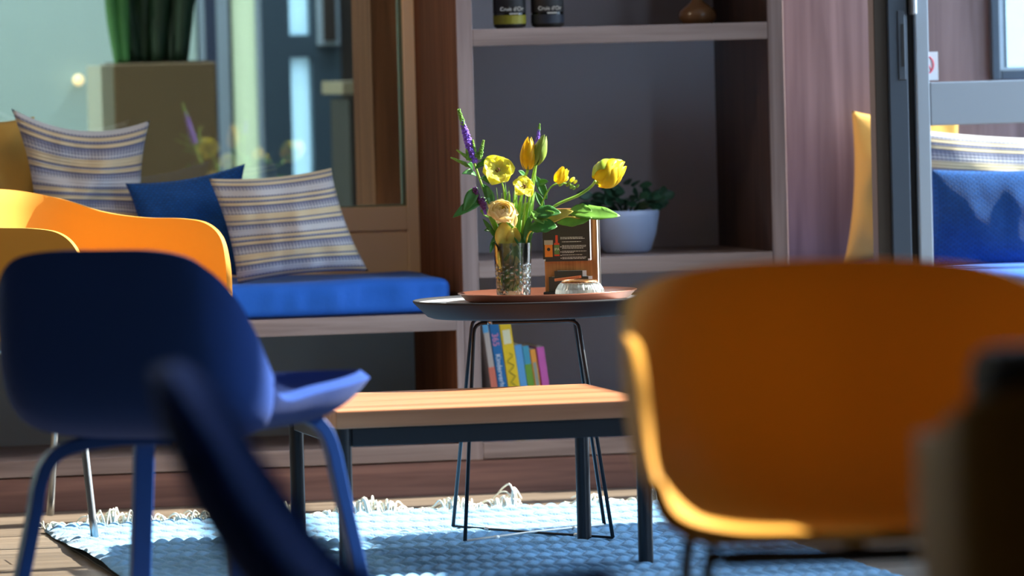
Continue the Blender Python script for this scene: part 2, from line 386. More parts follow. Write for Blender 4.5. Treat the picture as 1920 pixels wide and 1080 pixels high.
for k in range(46):
    u = rnd.uniform(-1, 1); bx_ = cx-.012+u*.075; tz = zt+rnd.uniform(.32, .62)
    bm = bmesh.new(); blade(bm, (bx_, cy+rnd.uniform(-.08, .08), zt-.01), (bx_+u*.06+rnd.uniform(-.02, .02), cy+rnd.uniform(-.1, .1), tz), rnd.uniform(.035, .055), rnd.uniform(-.02, .02), tw=rnd.uniform(-.7, .7))
    link('leaf', bm, M_SNAKE, pp, True, [('SOLIDIFY', dict(thickness=.002))])
for u0, u1, q in ((222, 205, .05), (236, 232, .03)):
    b0 = P(u0, 116, py+.03); t0 = P(u1, 0, py+.03)
    bm = bmesh.new(); blade(bm, (b0.x, py+.03, zt-.01), (t0.x, py+.05, zt+.19+.1), .03 if q > .02 else .02, .02)
    link('leaf', bm, M_SNAKEL if q > .02 else M_SNAKEL, pp, True, [('SOLIDIFY', dict(thickness=.002))])
# dark sideboard beyond the glass
sb = thing('sideboard', 'dark wooden sideboard with a tan top seen deep behind the window pane', 'sideboard', (0, 0, 0))
q0, q1 = P(640, 165, 15.6), P(730, 160, 15.6)
B('sideboard_body', M_DKWOOD, sb, q0.x+.02, q1.x+.4, 15.6, 15.9, 0, q0.z-.03)
B('sideboard_top', mat('tan_shelf', lin((150,132,104)), .5), sb, q0.x, q1.x+.4, 15.58, 15.92, q0.z-.018, q0.z+.018)
bm = bmesh.new(); q = P(712, 143, 15.7)
lathe(bm, [(0, 0), (.03, 0), (.045, .03), (.05, .09), (.04, .1), (0, .095)], 24, (q.x, 15.7, q0.z+.018))
tag(link('white_vase', bm, M_WHITE, None, True), 'small white vase on the dark sideboard behind the window', 'vase')
for u0, u1, nm in ((605, 640, 'dark_picture_frame'),):
    t = thing('picture_frame', 'dim framed picture leaning behind the window, above the sideboard', 'picture', (0, 0, 0))
    a0, a1 = P(605, 85, 16.5), P(640, -40, 16.5)
    B('frame', M_GREYFR, t, a0.x, a1.x, 16.55, 16.6, a0.z, a1.z); B('picture', M_DKWOOD, t, a0.x+.012, a1.x-.012, 16.54, 16.56, a0.z+.012, a1.z-.012)
lp = thing('glare_spot', 'small warm glare on the window glass, made as a glowing ball behind it', 'reflection', (0, 0, 0)); q = P(147, 150, YF-.05)  # emissive ball added to stand in for a warm glare on the pane
bm = bmesh.new(); bmesh.ops.create_icosphere(bm, subdivisions=3, radius=.016); bmesh.ops.translate(bm, verts=bm.verts, vec=q)
link('glare_ball', bm, mat('glare_glow', (1, .72, .36, 1), .5, emit=2), lp, True)
bm = bmesh.new(); tube(bm, [q+Vector((0, .015, 0)), Vector((q.x, YF, q.z))], .008); link('glare_ball_arm', bm, M_MINT, lp, True)

# ================================================================== BUILT-IN UNITS
bench = thing('bench_unit', 'long low walnut bench unit with open alcove below the blue seat cushion', 'bench', (1.2, YW, 0))
def BP(name, m, par, x0, x1, y0, y1, z0, z1, bev=.0015):
    l = par.location; return B(name, m, par, x0-l.x, x1-l.x, y0-l.y, y1-l.y, z0-l.z, z1-l.z, bev=bev)
BP('seat_board', W_FRONT, bench, .2, 2.481, YW, YB, .376, .415)
BP('end_panel', W_FRONTZ, bench, 2.481, 2.4985, YW, YB, .08, .415)
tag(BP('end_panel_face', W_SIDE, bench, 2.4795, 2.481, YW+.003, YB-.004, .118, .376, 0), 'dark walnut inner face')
BP('bottom_shelf', W_FRONT, bench, .2, 2.481, YW, YB, .08, .117)
BP('plinth', W_PLINTH, bench, .2, 2.4985, YW+.004, YW+.025, .0, .077)
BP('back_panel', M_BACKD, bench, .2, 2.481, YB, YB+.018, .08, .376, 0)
case = thing('bookcase', 'tall built-in walnut bookcase with grey back panel holding pot, books and bottles', 'bookcase', (2.88, YW, 0))
for x0, x1, i0, i1 in ((2.499, 2.5365, 2.4985, 2.5), (3.229, 3.266, 3.2275, 3.229)):
    BP('side_panel', W_FRONTZ, case, x0, x1, YW, YB, .0775, 2.6)
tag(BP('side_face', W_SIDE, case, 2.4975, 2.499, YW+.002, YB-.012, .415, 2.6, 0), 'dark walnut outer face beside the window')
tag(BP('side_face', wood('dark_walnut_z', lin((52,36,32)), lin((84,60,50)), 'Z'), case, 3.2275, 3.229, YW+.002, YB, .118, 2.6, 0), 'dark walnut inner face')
for z0, z1 in ((.08, .117), (.493, .5315), (1.021, 1.0595), (1.55, 1.588), (2.56, 2.6)):
    BP('shelf', W_FRONT, case, 2.5365, 3.2275, YW, YB, z0, z1)
BP('plinth', W_PLINTH, case, 2.4985, 3.27, YW+.004, YW+.025, .0, .077)
BP('back_panel', M_BACK, case, 2.5365, 3.2275, YB, YB+.018, .08, 2.6, 0)
# bay bench on the right
bay = thing('bay_bench', 'low walnut bench in the right bay behind the glass door', 'bench', (3.9, YW, 0))
BP('seat_board', W_FRONT, bay, 3.268, 4.58, YW-.04, YB-.012, .352, .39)
BP('front_panel', W_PLINTH, bay, 3.272, 4.58, YW, YW+.02, 0, .352)
# ---- seat cushions
def seat_cushion(name, label, x0, x1, y0, y1, z0, z1, m):
    nx, ny, nz = int((x1-x0)/.012), 14, 8; bm = bmesh.new()
    r = .022; w, d, h = x1-x0, y1-y0, z1-z0
    def pt(a, b_, c_):  # rounded box surface point
        p = Vector((a*w, b_*d, c_*h)); q = Vector((min(max(p.x, r), w-r), min(max(p.y, r), d-r), min(max(p.z, r), h-r)))
        n = p-q
        if n.length > 1e-6: p = q+n.normalized()*r
        wx = noise.noise(Vector((p.x*34, 0, p.z*6+p.y*2)))*.5+noise.noise(Vector((p.x*12, 3, p.z*9)))
        if p.y < r*1.2: p.y += wx*.010*sin(pi*min(max(p.z/h, 0), 1))
        p.z += noise.noise(Vector((p.x*5, p.y*5, 2)))*.005*(p.z/h)
        return p+Vector((x0, y0, z0))
    g = bmesh.ops.create_cube(bm, size=1); bmesh.ops.translate(bm, verts=bm.verts, vec=(.5, .5, .5))
    bmesh.ops.delete(bm, geom=bm.faces[:], context='FACES_ONLY'); bm.clear()
    def sheet(f, n1, n2):
        G = [[bm.verts.new(pt(*f(i/n1, j/n2))) for j in range(n2+1)] for i in range(n1+1)]
        for i in range(n1):
            for j in range(n2): bm.faces.new((G[i][j], G[i+1][j], G[i+1][j+1], G[i][j+1]))
    def warp(t): return t
    zz = [0, .05, .12, .22, .35, .5, .65, .78, .88, .95, 1]
    sheet(lambda a, b_: (a, 0, b_), nx, 14); sheet(lambda a, b_: (a, 1, b_), nx, 14)
    sheet(lambda a, b_: (a, b_, 0), nx, 24); sheet(lambda a, b_: (a, b_, 1), nx, 24)
    sheet(lambda a, b_: (0, a, b_), 24, 14); sheet(lambda a, b_: (1, a, b_), 24, 14)
    bmesh.ops.remove_doubles(bm, verts=bm.verts, dist=.0012)
    return tag(link(name, bm, m, None, True), label, 'cushion')
seat_cushion('seat_cushion', 'long royal blue seat cushion on the left bench under the window', .6, 2.474, YW+.008, YB-.03, .4155, .497, M_BLUECUSH)
seat_cushion('seat_cushion', 'blue seat cushion on the bay bench seen behind the glass door', 3.28, 4.56, YW-.03, YB-.03, .3905, .468, M_BLUECUSH)
# ---- pillows
def pillow(name, label, corners, Y, th, m, tilt=0, group=None, pinch=.10, seed=0, n=40, cat='pillow', amp=1):
    # corners: TL, TR, BR, BL as world (x, z); Y is the middle depth, tilt leans the top backwards
    bm = bmesh.new(); uvl = bm.loops.layers.uv.new('UVMap')
    TL, TR, BR, BL = [Vector((c[0], 0, c[1])) for c in corners]; zmin = min(c[1] for c in corners)
    def pos(u, v, s):
        pu = 1-pinch*(1-v*v); pv = 1-pinch*(1-u*u); a, b_ = (u*pu+1)/2, (v*pv+1)/2
        p = (BL*(1-a)+BR*a)*(1-b_)+(TL*(1-a)+TR*a)*b_
        t = th*(max(0, (1-u*u)*(1-v*v))**.42)
        w = noise.noise(Vector((p.x*11+seed, s*2, p.z*11)))*.034+noise.noise(Vector((p.x*24+seed, s, p.z*18)))*.012
        e = max(0, (1-u*u)*(1-v*v))
        p.y = Y+s*(t+amp*w*e**.5)+tilt*(p.z-zmin); return p
    for s in (-1, 1):
        G = [[bm.verts.new(pos(-1+2*i/n, -1+2*j/n, s)) for j in range(n+1)] for i in range(n+1)]
        for i in range(n):
            for j in range(n):
                f = bm.faces.new((G[i][j], G[i+1][j], G[i+1][j+1], G[i][j+1]))
                for l, (a, b_) in zip(f.loops, ((i, j), (i+1, j), (i+1, j+1), (i, j+1))): l[uvl].uv = (a/n, b_/n)
    bmesh.ops.remove_doubles(bm, verts=bm.verts, dist=.0004)
    return tag(link(name, bm, m, None, True), label, cat, group)
M_STR1 = stripes_mat('woven_stripes', .1); M_STR2 = stripes_mat('woven_stripes_b', .45); M_KNIT = knit_mat('blue_knit', (.0, .07, .28, 1))
def pc(*pts, Y): return [(lambda q: (q.x, q.z))(P(u, v, Y)) for u, v in pts]
pillow('throw_pillow', 'large grey and cream striped pillow standing left against the window', pc((28, 203), (290, 226), (310, 425), (70, 455), Y=12.98)[:2]+[(1.85, .505), (1.55, .505)], 13.04, .065, M_STR1, .04, pinch=.20, seed=1, group='throw pillows on the left bench')
pillow('throw_pillow', 'ochre pillow at far left behind the large striped pillow', [(1.30, .885), (1.585, .885), (1.60, .505), (1.28, .505)], 13.14, .035, M_YELCLOTH, .04, pinch=.07, seed=2, group='throw pillows on the left bench')
pillow('throw_pillow', 'dark blue knitted pillow between the two striped pillows', [(1.765, .728), (2.045, .765), (2.03, .505), (1.80, .505)], 12.92, .045, M_KNIT, .15, pinch=.11, seed=3, group='throw pillows on the left bench')
pillow('throw_pillow', 'front grey and cream striped pillow leaning back beside the blue knitted pillow', pc((392, 335), (622, 315), (688, 508), (443, 532), Y=12.83), 12.81, .06, M_STR2, .10, pinch=.08, seed=5, group='throw pillows on the left bench')
# pillows of the bay
pillow('throw_pillow', 'ochre pillow standing against the walnut panel left of the glass door', [(3.535, .845), (3.80, .845), (3.82, .475), (3.50, .475)], 13.10, .045, M_YELCLOTH, .05, pinch=.11, seed=8, group='throw pillows in the right bay')
pillow('throw_pillow', 'striped pillow seen through the glass door behind a blue pillow', [(3.64, .80), (4.02, .765), (4.02, .475), (3.66, .475)], 12.98, .05, M_STR1, .05, pinch=.04, seed=9, amp=.3, group='throw pillows in the right bay')
pillow('throw_pillow', 'blue knitted pillow seen through the lower pane of the glass door', [(3.65, .705), (3.99, .70), (4.00, .474), (3.63, .474)], 12.83, .045, M_KNIT, .1, pinch=.05, seed=11, amp=.3, group='throw pillows in the right bay')

# ================================================================== GLASS DOOR (right)
d1 = bpy.data.objects.new('door_1', None); COL.objects.link(d1); d1['kind'] = 'structure'
YD = 12.45
def X(u, v=250, Y=YD): return P(u, v, Y).x
bm = bmesh.new(); box(bm, X(1643), X(1668), YD, YD+.05, 0, 2.06, .002); link('door_jamb', bm, mat('dark_brown_jamb', lin((54,44,34)), .5), d1)
bm = bmesh.new(); box(bm, X(1668), X(1703), YD-.01, YD+.04, 0, 2.06, .002); link('door_edge', bm, M_DARKFR, d1)
bm = bmesh.new(); box(bm, X(1703), X(1718), YD+.005, YD+.04, 0, 2.06); link('door_gap', bm, M_BLACKFR, d1)
bm = bmesh.new()
z1, z0 = P(1830, 152, YD).z, P(1830, 233, YD).z
box(bm, X(1718), X(1743), YD-.012, YD+.04, 0, 2.06, .003)
box(bm, X(1743), 4.4, YD-.012, YD+.04, z0, z1, .003); box(bm, X(1743), 4.4, YD-.012, YD+.04, 0, .15, .003); box(bm, X(1743), 4.4, YD-.012, YD+.04, 1.98, 2.06, .003)
link('door_leaf', bm, M_GREYFR, d1)
B('door_pane', M_PANE2, d1, X(1743), 4.4, YD+.01, YD+.016, z1, 1.98, bev=0)
B('door_pane', M_PANE2, d1, X(1743), 4.4, YD+.01, YD+.016, .15, z0, bev=0)
bm = bmesh.new(); a = P(1690, 150, YD); b_ = P(1690, 20, YD)
box(bm, a.x-.010, a.x+.008, YD-.014, YD-.008, a.z, b_.z, .002); link('lock_plate', bm, mat('lock_plate_grey', lin((84,90,98)), .3, .8), d1)
bm = bmesh.new(); c_ = P(1690, 125, YD); e_ = P(1690, 45, YD); box(bm, a.x-.003, a.x+.004, YD-.016, YD-.013, c_.z, e_.z); link('lock_slot', bm, M_BLACKFR, d1)
bm = bmesh.new(); c_ = P(1708, 28, YD); box(bm, c_.x-.006, c_.x+.007, YD-.03, YD+.01, c_.z, c_.z+.06, .004); link('latch', bm, mat('latch_steel', (.6, .62, .65, 1), .3, .9), d1)
st = thing('door_sticker', 'small white sticker with a red ring on the glass door above its rail', 'sticker', (0, 0, 0))
a, b_ = P(1738, 151, YD), P(1760, 97, YD)
B('sticker_sheet', mat('sticker_white', (.85, .87, .92, 1), .4), st, a.x, b_.x, YD+.007, YD+.0095, a.z, b_.z, bev=.0008)
bm = bmesh.new(); cx_, cz_ = a.x-.001, (a.z+b_.z)/2+.003
ring = [Vector((cx_+.019*cos(t), YD+.006, cz_+.021*sin(t))) for t in [(-80+160*k/20)*pi/180 for k in range(21)]]
tube(bm, ring, .0016, 6); tube(bm, [Vector((cx_+.002, YD+.006, cz_+.012)), Vector((cx_+.013, YD+.006, cz_-.012))], .0014, 6)
link('red_ring', bm, mat('sticker_red', (.8, .03, .08, 1), .4), st)

# ================================================================== CHAIRS
def shell(bnd, C, a=2.2, k=2.6, rings=18, per=7):
    """seat shell grown from a closed rim: flat near the seat centre, rising towards the rim"""
    rim = closed_path(bnd, per); bm = bmesh.new(); C = Vector(C); n = len(rim); R = []
    for i in range(1, rings+1):
        rho = i/rings; ring = []
        for p in rim:
            lift = p.z-C.z; g = 1-(1-rho)**a; h = rho**k
            if lift < .09: g = rho*.55+g*.45
            ring.append(bm.verts.new(Vector((C.x+(p.x-C.x)*g, C.y+(p.y-C.y)*g, C.z+lift*h))))
        R.append(ring)
    c = bm.verts.new(C)
    for j in range(n): bm.faces.new((c, R[0][j], R[0][(j+1) % n]))
    for A, Bq in zip(R, R[1:]):
        for j in range(n): bm.faces.new((A[j], Bq[j], Bq[(j+1) % n], A[(j+1) % n]))
    return bm
def mirror(h): return h+[(-x, y, z) for x, y, z in reversed(h) if abs(x) > 1e-6]
def armchair(label, loc, rz, feet=None, group='ochre plastic armchairs', lm=None):
    lm = lm or M_STEEL
    t = thing('armchair', label, 'chair', loc, rz, group)
    half = [(0, -.265, .728), (.10, -.262, .726), (.19, -.235, .716), (.25, -.17, .695), (.266, -.08, .668), (.272, .02, .655), (.272, .12, .652), (.270, .185, .642),
            (.268, .225, .612), (.264, .242, .56), (.256, .250, .50), (.235, .262, .445), (.17, .272, .424), (.08, .278, .420), (0, .278, .420)]
    bm = shell(mirror(half), (0, .0, .405), a=2.9, k=2.4, rings=20)
    link('seat_shell', bm, M_YELSHELL, t, True, [('SOLIDIFY', dict(thickness=.012, offset=0)), ('BEVEL', dict(width=.005, segments=3, limit_method='ANGLE', angle_limit=1.0)), ])
    bm = bmesh.new(); tube(bm, [(-.17, -.14, .385), (.17, -.14, .385)], .011, 10); tube(bm, [(-.17, .15, .385), (.17, .15, .385)], .011, 10)
    tube(bm, [(0, -.14, .385), (0, .15, .385)], .011, 10); link('under_frame', bm, lm, t, True)
    for i, (sx, sy) in enumerate(((-1, -1), (1, -1), (1, 1), (-1, 1))):
        f = feet[i] if feet else (sx*.245, sy*.235)
        bm = bmesh.new(); tube(bm, smooth_path([(sx*.10, sy*.145, .388), (sx*.17, sy*.15, .386), (sx*.19, sy*.16, .36), (f[0], f[1], .004)], 6), .0085, 12); link('leg', bm, lm, t, True)
    return t
def sidechair(label, loc, rz, wf=1.0, rec=0, ga=2.8, gk=3.1, fl=1):
    t = thing('side_chair', label, 'chair', loc, rz, 'blue upholstered side chairs')
    half = [(0, -.275, .705), (.10, -.272, .703), (.165, -.256, .686), (.205, -.225, .640), (.222, -.185, .575), (.224, -.140, .51), (.216, -.095, .470), (.210, -.04, .455),
            (.216, .05, .462), (.224, .14, .468), (.218, .22, .474), (.190, .265, .475), (.10, .285, .472), (0, .290, .468)]
    half = [(x*wf, (y*fl if y > 0 else y)-rec*max(0, z-.48), z) for x, y, z in half]
    bm = shell(mirror(half), (0, -.03, .402), a=ga, k=gk, rings=22)
    link('seat_shell', bm, M_BLUEWOOL, t, True, [('SOLIDIFY', dict(thickness=.020, offset=0)), ('BEVEL', dict(width=.009, segments=4, limit_method='ANGLE', angle_limit=1.0))])
    bm = bmesh.new(); lathe(bm, [(0, .392), (.07, .392), (.075, .398), (.075, .412), (0, .412)], 24); link('leg_hub', bm, M_BLUEPAINT, t)
    sect = [(-1, -.55), (-.9, -.65), (.9, -.65), (1, -.55), (1, .55), (.9, .65), (-.9, .65), (-1, .55)]
    for q in range(4):
        a = pi/4+q*pi/2; d = Vector((cos(a), sin(a), 0)); bm = bmesh.new()
        up_ = Vector((0, 0, .036 if q < 2 else 0)); pts = [d*.03+Vector((0, 0, .385)), d*.12+Vector((0, 0, .388)), d*.20+Vector((0, 0, .378)), d*.235+Vector((0, 0, .355)), d*.252+Vector((0, 0, .315)), d*.265+Vector((0, 0, .25)), d*.325+Vector((0, 0, .0))]
        pts = [p_+up_ if p_.z > .2 else p_ for p_ in pts]; pts[0] -= up_; tube(bm, smooth_path(pts, 6), .0165, sect=sect); link('leg', bm, M_BLUEPAINT, t, False)
    return t
armchair('ochre plastic armchair at left in front of the striped pillows, facing right', (1.51, 12.08, .012), radians(-133))
armchair('large blurred ochre armchair at right facing the camera', (1.812, 6.78, 0), radians(171), feet=[(-.22, -.22), (.22, -.22), (.205, .20), (-.205, .20)], lm=M_BLACKSTEEL)
armchair('dark shaded ochre armchair in the bottom right corner, nearest of the chairs', (1.625, 4.74, 0), radians(-12))
sidechair('blue upholstered side chair with bent blue legs, full backrest seen from behind', (1.348, 9.25, 0), radians(-37), 1.0)
sidechair('blurred dark blue side chair at bottom centre left, seen edge-on close up', (1.058, 5.43, 0), radians(-102), .95, .04, 1.35, 2.0, .58)
# dark bag resting on the nearest armchair
bg_ = thing('bag', 'dark grey bag with a faint red label standing on the nearest armchair', 'bag', (1.59, 5.09, .425))
bm = bmesh.new(); box(bm, -.10, .16, -.06, .06, 0, .29, .02); link('bag_body', bm, mat('dark_slate_cloth', (.022, .026, .04, 1), .8, bump=.5, bscale=200), bg_, True)
B('bag_label', mat('faded_label', (.20, .10, .11, 1), .7), bg_, -.065, .03, -.063, -.059, .20, .262, bev=.001)

# ================================================================== RUG
rug = thing('rug', 'pale blue chunky braided wool rug with cream fringe under the tables', 'rug', (2.1, 11.0, 0))
x0, x1, y0, y1 = 1.455, 2.83, 9.5, 12.14
bm = bmesh.new(); nx, ny = 300, 330; G = []
for i in range(nx+1):
    row = []
    for j in range(ny+1):
        X_ = x0+(x1-x0)*i/nx; Y_ = y0+(y1-y0)*(j/ny)**.9
        cw, ch = .030, .085
        c = X_/cw; band = math.floor(Y_/ch); fy = Y_/ch-band
        sh = (fy-.5)*.9*(1 if band % 2 else -1)
        fx = (c+sh+.5*(band % 2)) % 1.0
        h = (abs(sin(pi*fx))**.55)*(abs(sin(pi*fy))**.35)
        z = .010+.011*h+.003*noise.noise(Vector((X_*7, Y_*7, 0)))
        e = min(X_-x0, x1-X_, y1-Y_, .03)/.03; z = .004+(z-.004)*max(0, e)**.6
        xx = X_+(.012*noise.noise(Vector((0, Y_*4, 1))) if i in (0, nx) else 0)
        lift = .014*max(0, 1-((X_-x0)/.08))*max(0, sin((Y_-10.6)*2.2))**2
        row.append(bm.verts.new((xx-2.1, Y_+.008*noise.noise(Vector((X_*9, 0, 5)))-11.0, z+lift)))
    G.append(row)
for i in range(nx):
    for j in range(ny): bm.faces.new((G[i][j], G[i+1][j], G[i+1][j+1], G[i][j+1]))
link('rug_body', bm, M_RUG, rug, True)
B('rug_backing', M_UNDER, rug, x0+.004-2.1, x1-.004-2.1, y0-11, y1-.004-11, .0005, .004, bev=0)
bm = bmesh.new(); rr = random.Random(11)
for k in range(620):
    xx = x0+(x1-x0)*(k+rr.random())/620; am = .35+1.1*max(0, noise.noise(Vector((xx*9, 2, 0)))*1.6+.35)
    if 2.50 < xx < 2.64: am *= .15
    L_ = rr.uniform(.02, .055)*min(am, 1.5); hz = rr.uniform(.006, .034)*am; dx = rr.uniform(-.03, .03)
    p0 = Vector((xx, y1-.01, .008)); p1 = p0+Vector((dx*.4, L_*.35, hz)); p2 = p0+Vector((dx*.9, L_*.8, hz*rr.uniform(.4, 1.05))); p3 = p0+Vector((dx*1.4, L_*1.1, max(.004, hz*rr.uniform(-.1, .7))))
    o3 = Vector((2.1, 11.0, 0)); pts = [p-o3 for p in smooth_path([p0, p1, p2, p3], 4)]
    for q in pts: q.z = max(q.z, .003)
    tube(bm, pts, rr.uniform(.0013, .0023), 5)
tag(link('fringe', bm, M_FRINGE, rug, True), 'cream yarn fringe', kind='stuff')

# ================================================================== COFFEE TABLE
ct = thing('coffee_table', 'low square oak coffee table with black metal legs on the blue rug', 'table', (2.148, 10.95, 0))
BP('tabletop', W_OAK, ct, 1.84, 2.457, 10.64, 11.228, .297, .331, .0025)
for x, y in ((1.857, 10.657), (2.441, 10.657), (1.857, 11.209), (2.441, 11.209)):
    bm = bmesh.new(); lathe(bm, [(0, .012), (.0135, .012), (.0145, .016), (.0145, .2965), (0, .2965)], 24, (x-2.148, y-10.95, 0)); link('leg', bm, M_BLACKSTEEL, ct, False, [('EDGE_SPLIT', dict(split_angle=.6))])
for dims in ((1.872, 2.426, 10.650, 10.664), (1.872, 2.426, 11.202, 11.216)): BP('apron', M_BLACKSTEEL, ct, dims[0], dims[1], dims[2], dims[3], .262, .2965)
for x in (1.850, 2.434): BP('apron', M_BLACKSTEEL, ct, x, x+.014, 10.672, 11.194, .262, .2965)

# ================================================================== ROUND TRAY TABLE
rt = thing('tray_table', 'round dark grey tray table on thin black wire legs behind the coffee table', 'table', (2.388, 11.41, 0))
bm = bmesh.new()
lathe(bm, [(0, .464), (.205, .464), (.216, .468), (.244, .4965), (.2455, .5), (.2435, .5015), (.241, .4995), (.236, .4955)], 96); link('table_dish', bm, M_TABLE, rt, True)
bm = bmesh.new(); lathe(bm, [(0, .4962), (.2375, .4962)], 96)
tag(link('table_surface', bm, M_TABLETOP, rt, True), 'pale surface of the tray table')
# wire frames
def rel(p): return Vector(p)-Vector((2.388, 11.41, 0))
zf = .022
fl, fr_, bl, br = Vector((2.200, 11.235, zf)), Vector((2.490, 11.165, zf)), Vector((2.247, 11.60, zf)), Vector((2.545, 11.49, zf))
ftl, ftr = Vector((P(889, 600, 11.33).x, 11.33, .456)), Vector((P(1084, 598, 11.30).x, 11.30, .456))
btl, btr = Vector((P(886, 600, 11.50).x, 11.50, .459)), Vector((P(1076, 598, 11.47).x, 11.47, .459))
for a_, b_, c_, d_ in ((fl, ftl, ftr, fr_), (bl, btl, btr, br)):
    def rnd_corner(p, q, r, k=.02):
        u = (p-q).normalized()*k; w = (r-q).normalized()*k
        return [q+u*(1-t)**2+w*t**2 for t in (0, .25, .5, .75, 1)]
    pts = [a_]+rnd_corner(a_, b_, c_)+rnd_corner(b_, c_, d_)+[d_]
    bm = bmesh.new(); tube(bm, [rel(p) for p in pts], .0039, 10); link('wire_leg_frame', bm, M_BLACKSTEEL, rt, True)
M_WIRE = mat('bright_wire', (.85, .85, .80, 1), .45, .2)  # pale colour stands in for sun on one floor wire; glides share it
for a_, b_, m_ in ((fl, br, M_WIRE), (bl, fr_, M_BLACKSTEEL)):
    mid = (a_+b_)/2
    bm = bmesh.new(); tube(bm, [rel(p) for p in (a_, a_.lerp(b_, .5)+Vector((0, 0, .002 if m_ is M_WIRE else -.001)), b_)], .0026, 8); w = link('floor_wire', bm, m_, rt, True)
    if m_ is M_WIRE: w['label'] = 'floor wire coloured pale as if sunlit'
    for t in (.22, .78):
        q = rel(a_.lerp(b_, t)); bm = bmesh.new(); tube(bm, [q-(b_-a_).normalized()*.006, q+(b_-a_).normalized()*.006], .0042, 8); link('glide', bm, M_WIRE, rt, True)
for u in (918, 988, 1057):
    q = rel(P(u, 598, 11.32)); q.z = .459; bm = bmesh.new(); tube(bm, [q+Vector((0, 0, -.006)), q+Vector((0, 0, .005))], .005, 10); link('screw', bm, M_STEEL, rt, True)

# ---- copper serving tray
ZT = .4968
tr = thing('serving_tray', 'round copper serving tray on the round tray table', 'tray', (2.415, 11.385, ZT))
bm = bmesh.new()
lathe(bm, [(0, .0), (.160, .0), (.168, .003), (.180, .0155), (.1835, .0165), (.1835, .0180), (.179, .0180), (.167, .0060), (.158, .0035), (0, .0035)], 96); link('tray_body', bm, M_COPPER, tr, True)
ZS = ZT+.0037

# ---- vase
vx, vy = P(965, 549, 11.30).x, 11.31
vase = thing('vase', 'tumbler-shaped cut crystal vase on the copper tray, full of flower stems', 'vase', (vx, vy, ZS))
bm = bmesh.new(); seg = 96; H = .1175
def vr(z): return .0335+(.0390-.0335)*(z/H)
outer = []
nz = 40
for j in range(nz+1):
    z = H*j/nz; ring = []
    for k in range(seg):
        th_ = 2*pi*k/seg; r = vr(z)
        if z < .074:
            q = (1-abs(((th_*12/pi/2+z*75) % 1)*2-1))+(1-abs(((th_*12/pi/2-z*75) % 1)*2-1)); r += -.0022*(max(0, q-.75)/1.25)+.0006
        ring.append(bm.verts.new((r*cos(th_), r*sin(th_), z)))
    outer.append(ring)
inner = [[bm.verts.new(((vr(z)-.0028)*cos(2*pi*k/seg), (vr(z)-.0028)*sin(2*pi*k/seg), z)) for k in range(seg)] for z in (H, H*.6, .010)]
R_ = outer+inner
for A, Bq in zip(R_, R_[1:]):
    for k in range(seg): bm.faces.new((A[k], A[(k+1) % seg], Bq[(k+1) % seg], Bq[k]))
bm.faces.new(R_[0][::-1]); bm.faces.new(R_[-1])
link('vase_glass', bm, M_CRYSTAL, vase, False)
bm = bmesh.new(); lathe(bm, [(0, .0105), (.0300, .0105), (.0335, .078), (0, .078)], 48); tag(link('water', bm, M_WATER, vase, True), 'water in the vase')
# ---- candle bowl
q = P(1089, 550, 11.26)
cb = thing('candle_bowl', 'small ribbed glass candle bowl with copper rim on the tray', 'candle holder', (q.x, 11.27, ZS))
bm = bmesh.new(); seg = 120; prof = [(.030, 0), (.043, .004), (.0490, .012), (.0480, .020), (.042, .030), (.0335, .038), (.0325, .0385)]; rings = []
for r, z in prof:
    rings.append([bm.verts.new(((r+(.0010 if k % 4 < 2 else -.0004))*cos(2*pi*k/seg), (r+(.0010 if k % 4 < 2 else -.0004))*sin(2*pi*k/seg), z)) for k in range(seg)])
for r, z in ((.0310, .0375), (.0440, .020), (.0455, .012), (.030, .005)): rings.append([bm.verts.new((r*cos(2*pi*k/seg), r*sin(2*pi*k/seg), z)) for k in range(seg)])
for A, Bq in zip(rings, rings[1:]):
    for k in range(seg): bm.faces.new((A[k], A[(k+1) % seg], Bq[(k+1) % seg], Bq[k]))
bm.faces.new(rings[0][::-1]); bm.faces.new(rings[-1])
link('glass_bowl', bm, M_FROST, cb, False)
bm = bmesh.new(); lathe(bm, [(.0385, .0345), (.0345, .0388), (.0328, .0392), (.0320, .0385), (.0370, .0335)], 64, closed=True); link('copper_rim', bm, M_COPPERB, cb, True)
bm = bmesh.new(); lathe(bm, [(0, .006), (.022, .006), (.022, .022), (0, .022)], 32); link('tea_light', bm, mat('candle_wax', (.8, .75, .66, 1), .5), cb, True)

# ---- menu stand
q = P(1072, 548, 11.43)
ms = thing('menu_stand', 'upright oak menu board with black cards hanging on the copper tray', 'menu holder', (q.x, 11.43, ZS), radians(-21))
hw, hh = .055, .180
B('board', W_BOARD, ms, -hw, hw, 0, .016, .0, hh)
tag(B('board_side', mat('sunlit_edge_tint', (.80, .74, .62, 1), .5), ms, hw, hw+.0006, .0005, .0155, .0005, hh-.0005, bev=0), 'board edge coloured pale as if sunlit')  # pale skin puts the sunlight on the board's right edge into its colour
B('rear_card', M_BLACK, ms, -hw, hw+.003, .017, .026, .0, hh)
B('card_slot', M_BLACKSTEEL, ms, -hw-.002, hw-.01, -.014, -.001, 0, .010)
t_ = -hw-.001; wd = .098
for k in range(3):
    bm = bmesh.new(); box(bm, t_+.001, t_+wd+k*.0008, -.0022-.0022*(3-k), -.0007-.0022*(3-k), .073+.0004*k, .172, 0); link('menu_page', bm, M_PAGE, ms)
bm = bmesh.new(); box(bm, t_, t_+wd, -.0105, -.0092, .072, .172, 0)
bmesh.ops.bevel(bm, geom=[e for e in bm.edges if abs((e.verts[0].co-e.verts[1].co).y) > .001], offset=.005, segments=4, affect='EDGES')
card = link('menu_card', bm, M_BLACK, ms)
